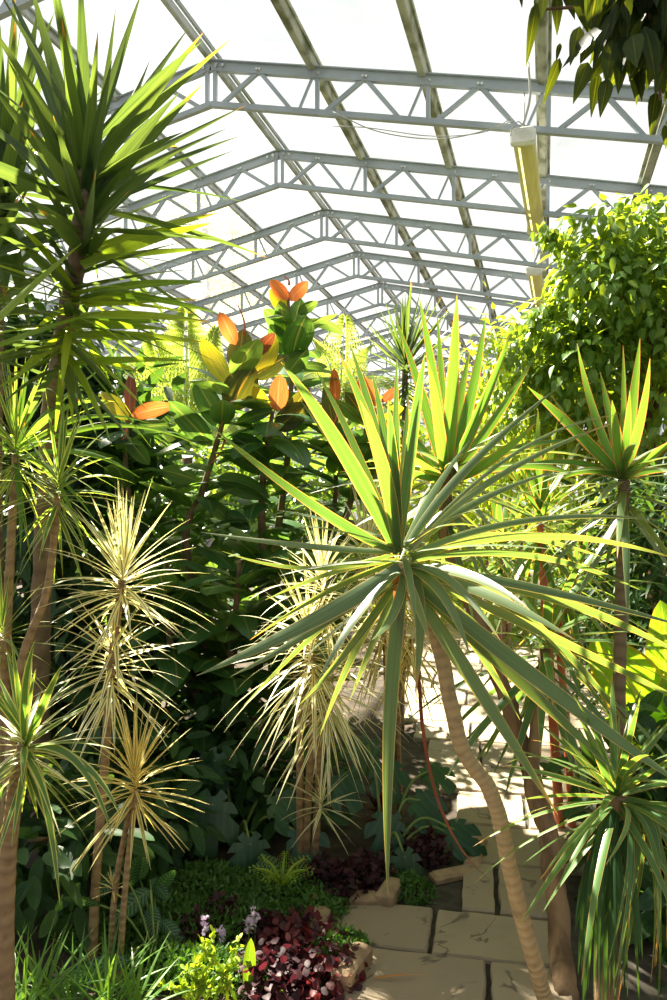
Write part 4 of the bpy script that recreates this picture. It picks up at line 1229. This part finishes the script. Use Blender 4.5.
# moss-like ground cover: uncountable
def carpet(name, lab, polys, n, L, W, mat, h=.05, avoid=None):
    PP = []
    for (cx, cy, rx, ry, d_h) in polys:
        c = gr(cx, cy)
        m = int(n*rx*ry)
        v = RNG.normal(size=(m, 2)); v /= np.linalg.norm(v, axis=1, keepdims=True); rr = np.sqrt(RNG.random(m))
        P = c[None]+RGT[None]*(v[:, 0]*rr*rx)[:, None]+FWD[None]*(v[:, 1]*rr*ry)[:, None]
        P[:, 2] = d_h*(1-rr**2)*(.5+.5*RNG.random(m))+.005
        PP.append(P)
    P = np.concatenate(PP)
    m = len(P)
    mb = MB(); cloud(mb, P, RNG.normal(size=(m, 3))*.8+UP*.7, RNG.normal(size=(m, 3))+UP*.8, L*RNG.uniform(.6, 1.3, m), W*RNG.uniform(.7, 1.2, m), 'oval')
    o = mb.build(name, M[mat]); tag(o, lab, 'ground cover', None, 'stuff')


carpet('ground_cover', 'low feathery bright green ground cover spreading through the bed', [(275, 905, .34, .22, .09), (205, 895, .30, .2, .10), (310, 920, .16, .13, .09), (240, 930, .3, .16, .08), (330, 970, .13, .13, .10), (345, 955, .10, .09, .08), (405, 895, .12, .12, .07), (335, 900, .12, .1, .06), (170, 930, .25, .2, .09), (220, 975, .25, .12, .07), (170, 970, .2, .12, .06), (110, 925, .2, .2, .05)], 60000, .022, .009, 'moss')

# small fern seedling on the ground cover
foot = gr(282, 905)
r = thing('fern', foot, 'small pale fern seedling standing in the green ground cover', 'plant')
mb = MB()
for a in range(7):
    g = a*.9; h = np.array([math.cos(g), math.sin(g), 0])
    frond(mb, foot+UP*.06, foot+UP*.16+h*.04, foot+UP*.15+h*.12, .05, 10, 4)
tube(mb, [foot, foot+UP*.07], .004, .003, 4, 5)
mb.build('fronds', M['lime'], r)

# ------------------------------------------------------------------ trees outside, beyond the glass
for (X, Yy, h, s, lab) in ((-12.0, 25, 13.0, 1.2, 'pale birch tree outside beyond the hazy roof glass, nearest the yucca'), (-14, 32, 15.0, 1.4, 'taller pale birch tree outside, seen through the roof behind the middle trusses'), (-14.5, 39, 16, 1.5, 'farthest pale tree outside the glass, behind the far trusses')):
    foot = np.array([X, Yy, 0.0])
    r = thing('birch_tree', foot, lab, 'tree', 'birch trees outside the glass')
    mb = MB(); tube(mb, [foot, foot+(0.2, .1, h*.5), foot+(.1, 0, h*.95)], .16, .03, 24, 9)
    tips = []
    for k in range(26):
        z = h*random.uniform(.35, .95); g = random.uniform(0, 6.28); l = (1-z/h*.6)*2.4*s
        a = foot+UP*z; b_ = a+np.array([math.cos(g)*l, math.sin(g)*l, l*.25]); tips.append((a, b_))
        tube(mb, [a, (a+b_)/2+UP*.25, b_], .03, .008, 8, 6)
    mb.build('trunk', M['bark'], r)
    mb = MB()
    for a, b_ in tips:
        m = 90
        f = RNG.uniform(.3, 1.05, m)[:, None]
        P = a+(b_-a)*f+RNG.normal(size=(m, 3))*.38*s
        cloud(mb, P, RNG.normal(size=(m, 3))-UP*.8, RNG.normal(size=(m, 3))+UP*.3, .13, .09, 'strap')
    mb.build('foliage', M['birch'], r)

# ------------------------------------------------------------------ light
sd = nrm([-.62, .55, 1.08])
sl = bpy.data.lights.new('sun', 'SUN'); sl.energy = 28.0; sl.angle = math.radians(.9); sl.color = (1, .92, .76)
so = bpy.data.objects.new('sun', sl); C.objects.link(so)
so.rotation_euler = Vector(sd).to_track_quat('Z', 'Y').to_euler(); so.location = (0, 0, 20)

w = bpy.data.worlds.new('sky'); SC.world = w; w.use_nodes = True
nt = w.node_tree; nt.nodes.clear(); b = NB(nt)
tc = b.n('ShaderNodeTexCoord'); sp = b.n('ShaderNodeSeparateXYZ'); nt.links.new(tc.outputs['Generated'], sp.inputs[0])
nz = b.n('ShaderNodeTexNoise'); nt.links.new(tc.outputs['Generated'], nz.inputs['Vector']); nz.inputs['Scale'].default_value = 1.7; nz.inputs['Detail'].default_value = 4
cr = b.mix(b.step(sp.outputs[2], .0, .75), (.98, .98, .96), (.52, .70, .92))
cr = b.mix(b.math('MULTIPLY', b.step(nz.outputs[0], .45, .65), .45), cr, (.97, .97, .97))
bg = b.n('ShaderNodeBackground'); b.put(bg.inputs[0], cr); bg.inputs[1].default_value = .45
o = b.n('ShaderNodeOutputWorld'); nt.links.new(bg.outputs[0], o.inputs[0])

SC.view_settings.view_transform = 'Standard'; SC.view_settings.look = 'None'
SC.view_settings.gamma = 1.0; SC.view_settings.exposure = 0.36; SC.view_settings.use_curve_mapping = False
SC.cycles.max_bounces = 8; SC.cycles.diffuse_bounces = 4; SC.cycles.transmission_bounces = 5; SC.cycles.transparent_max_bounces = 10
SC.cycles.use_denoising = True
SC.cycles.sample_clamp_indirect = 6
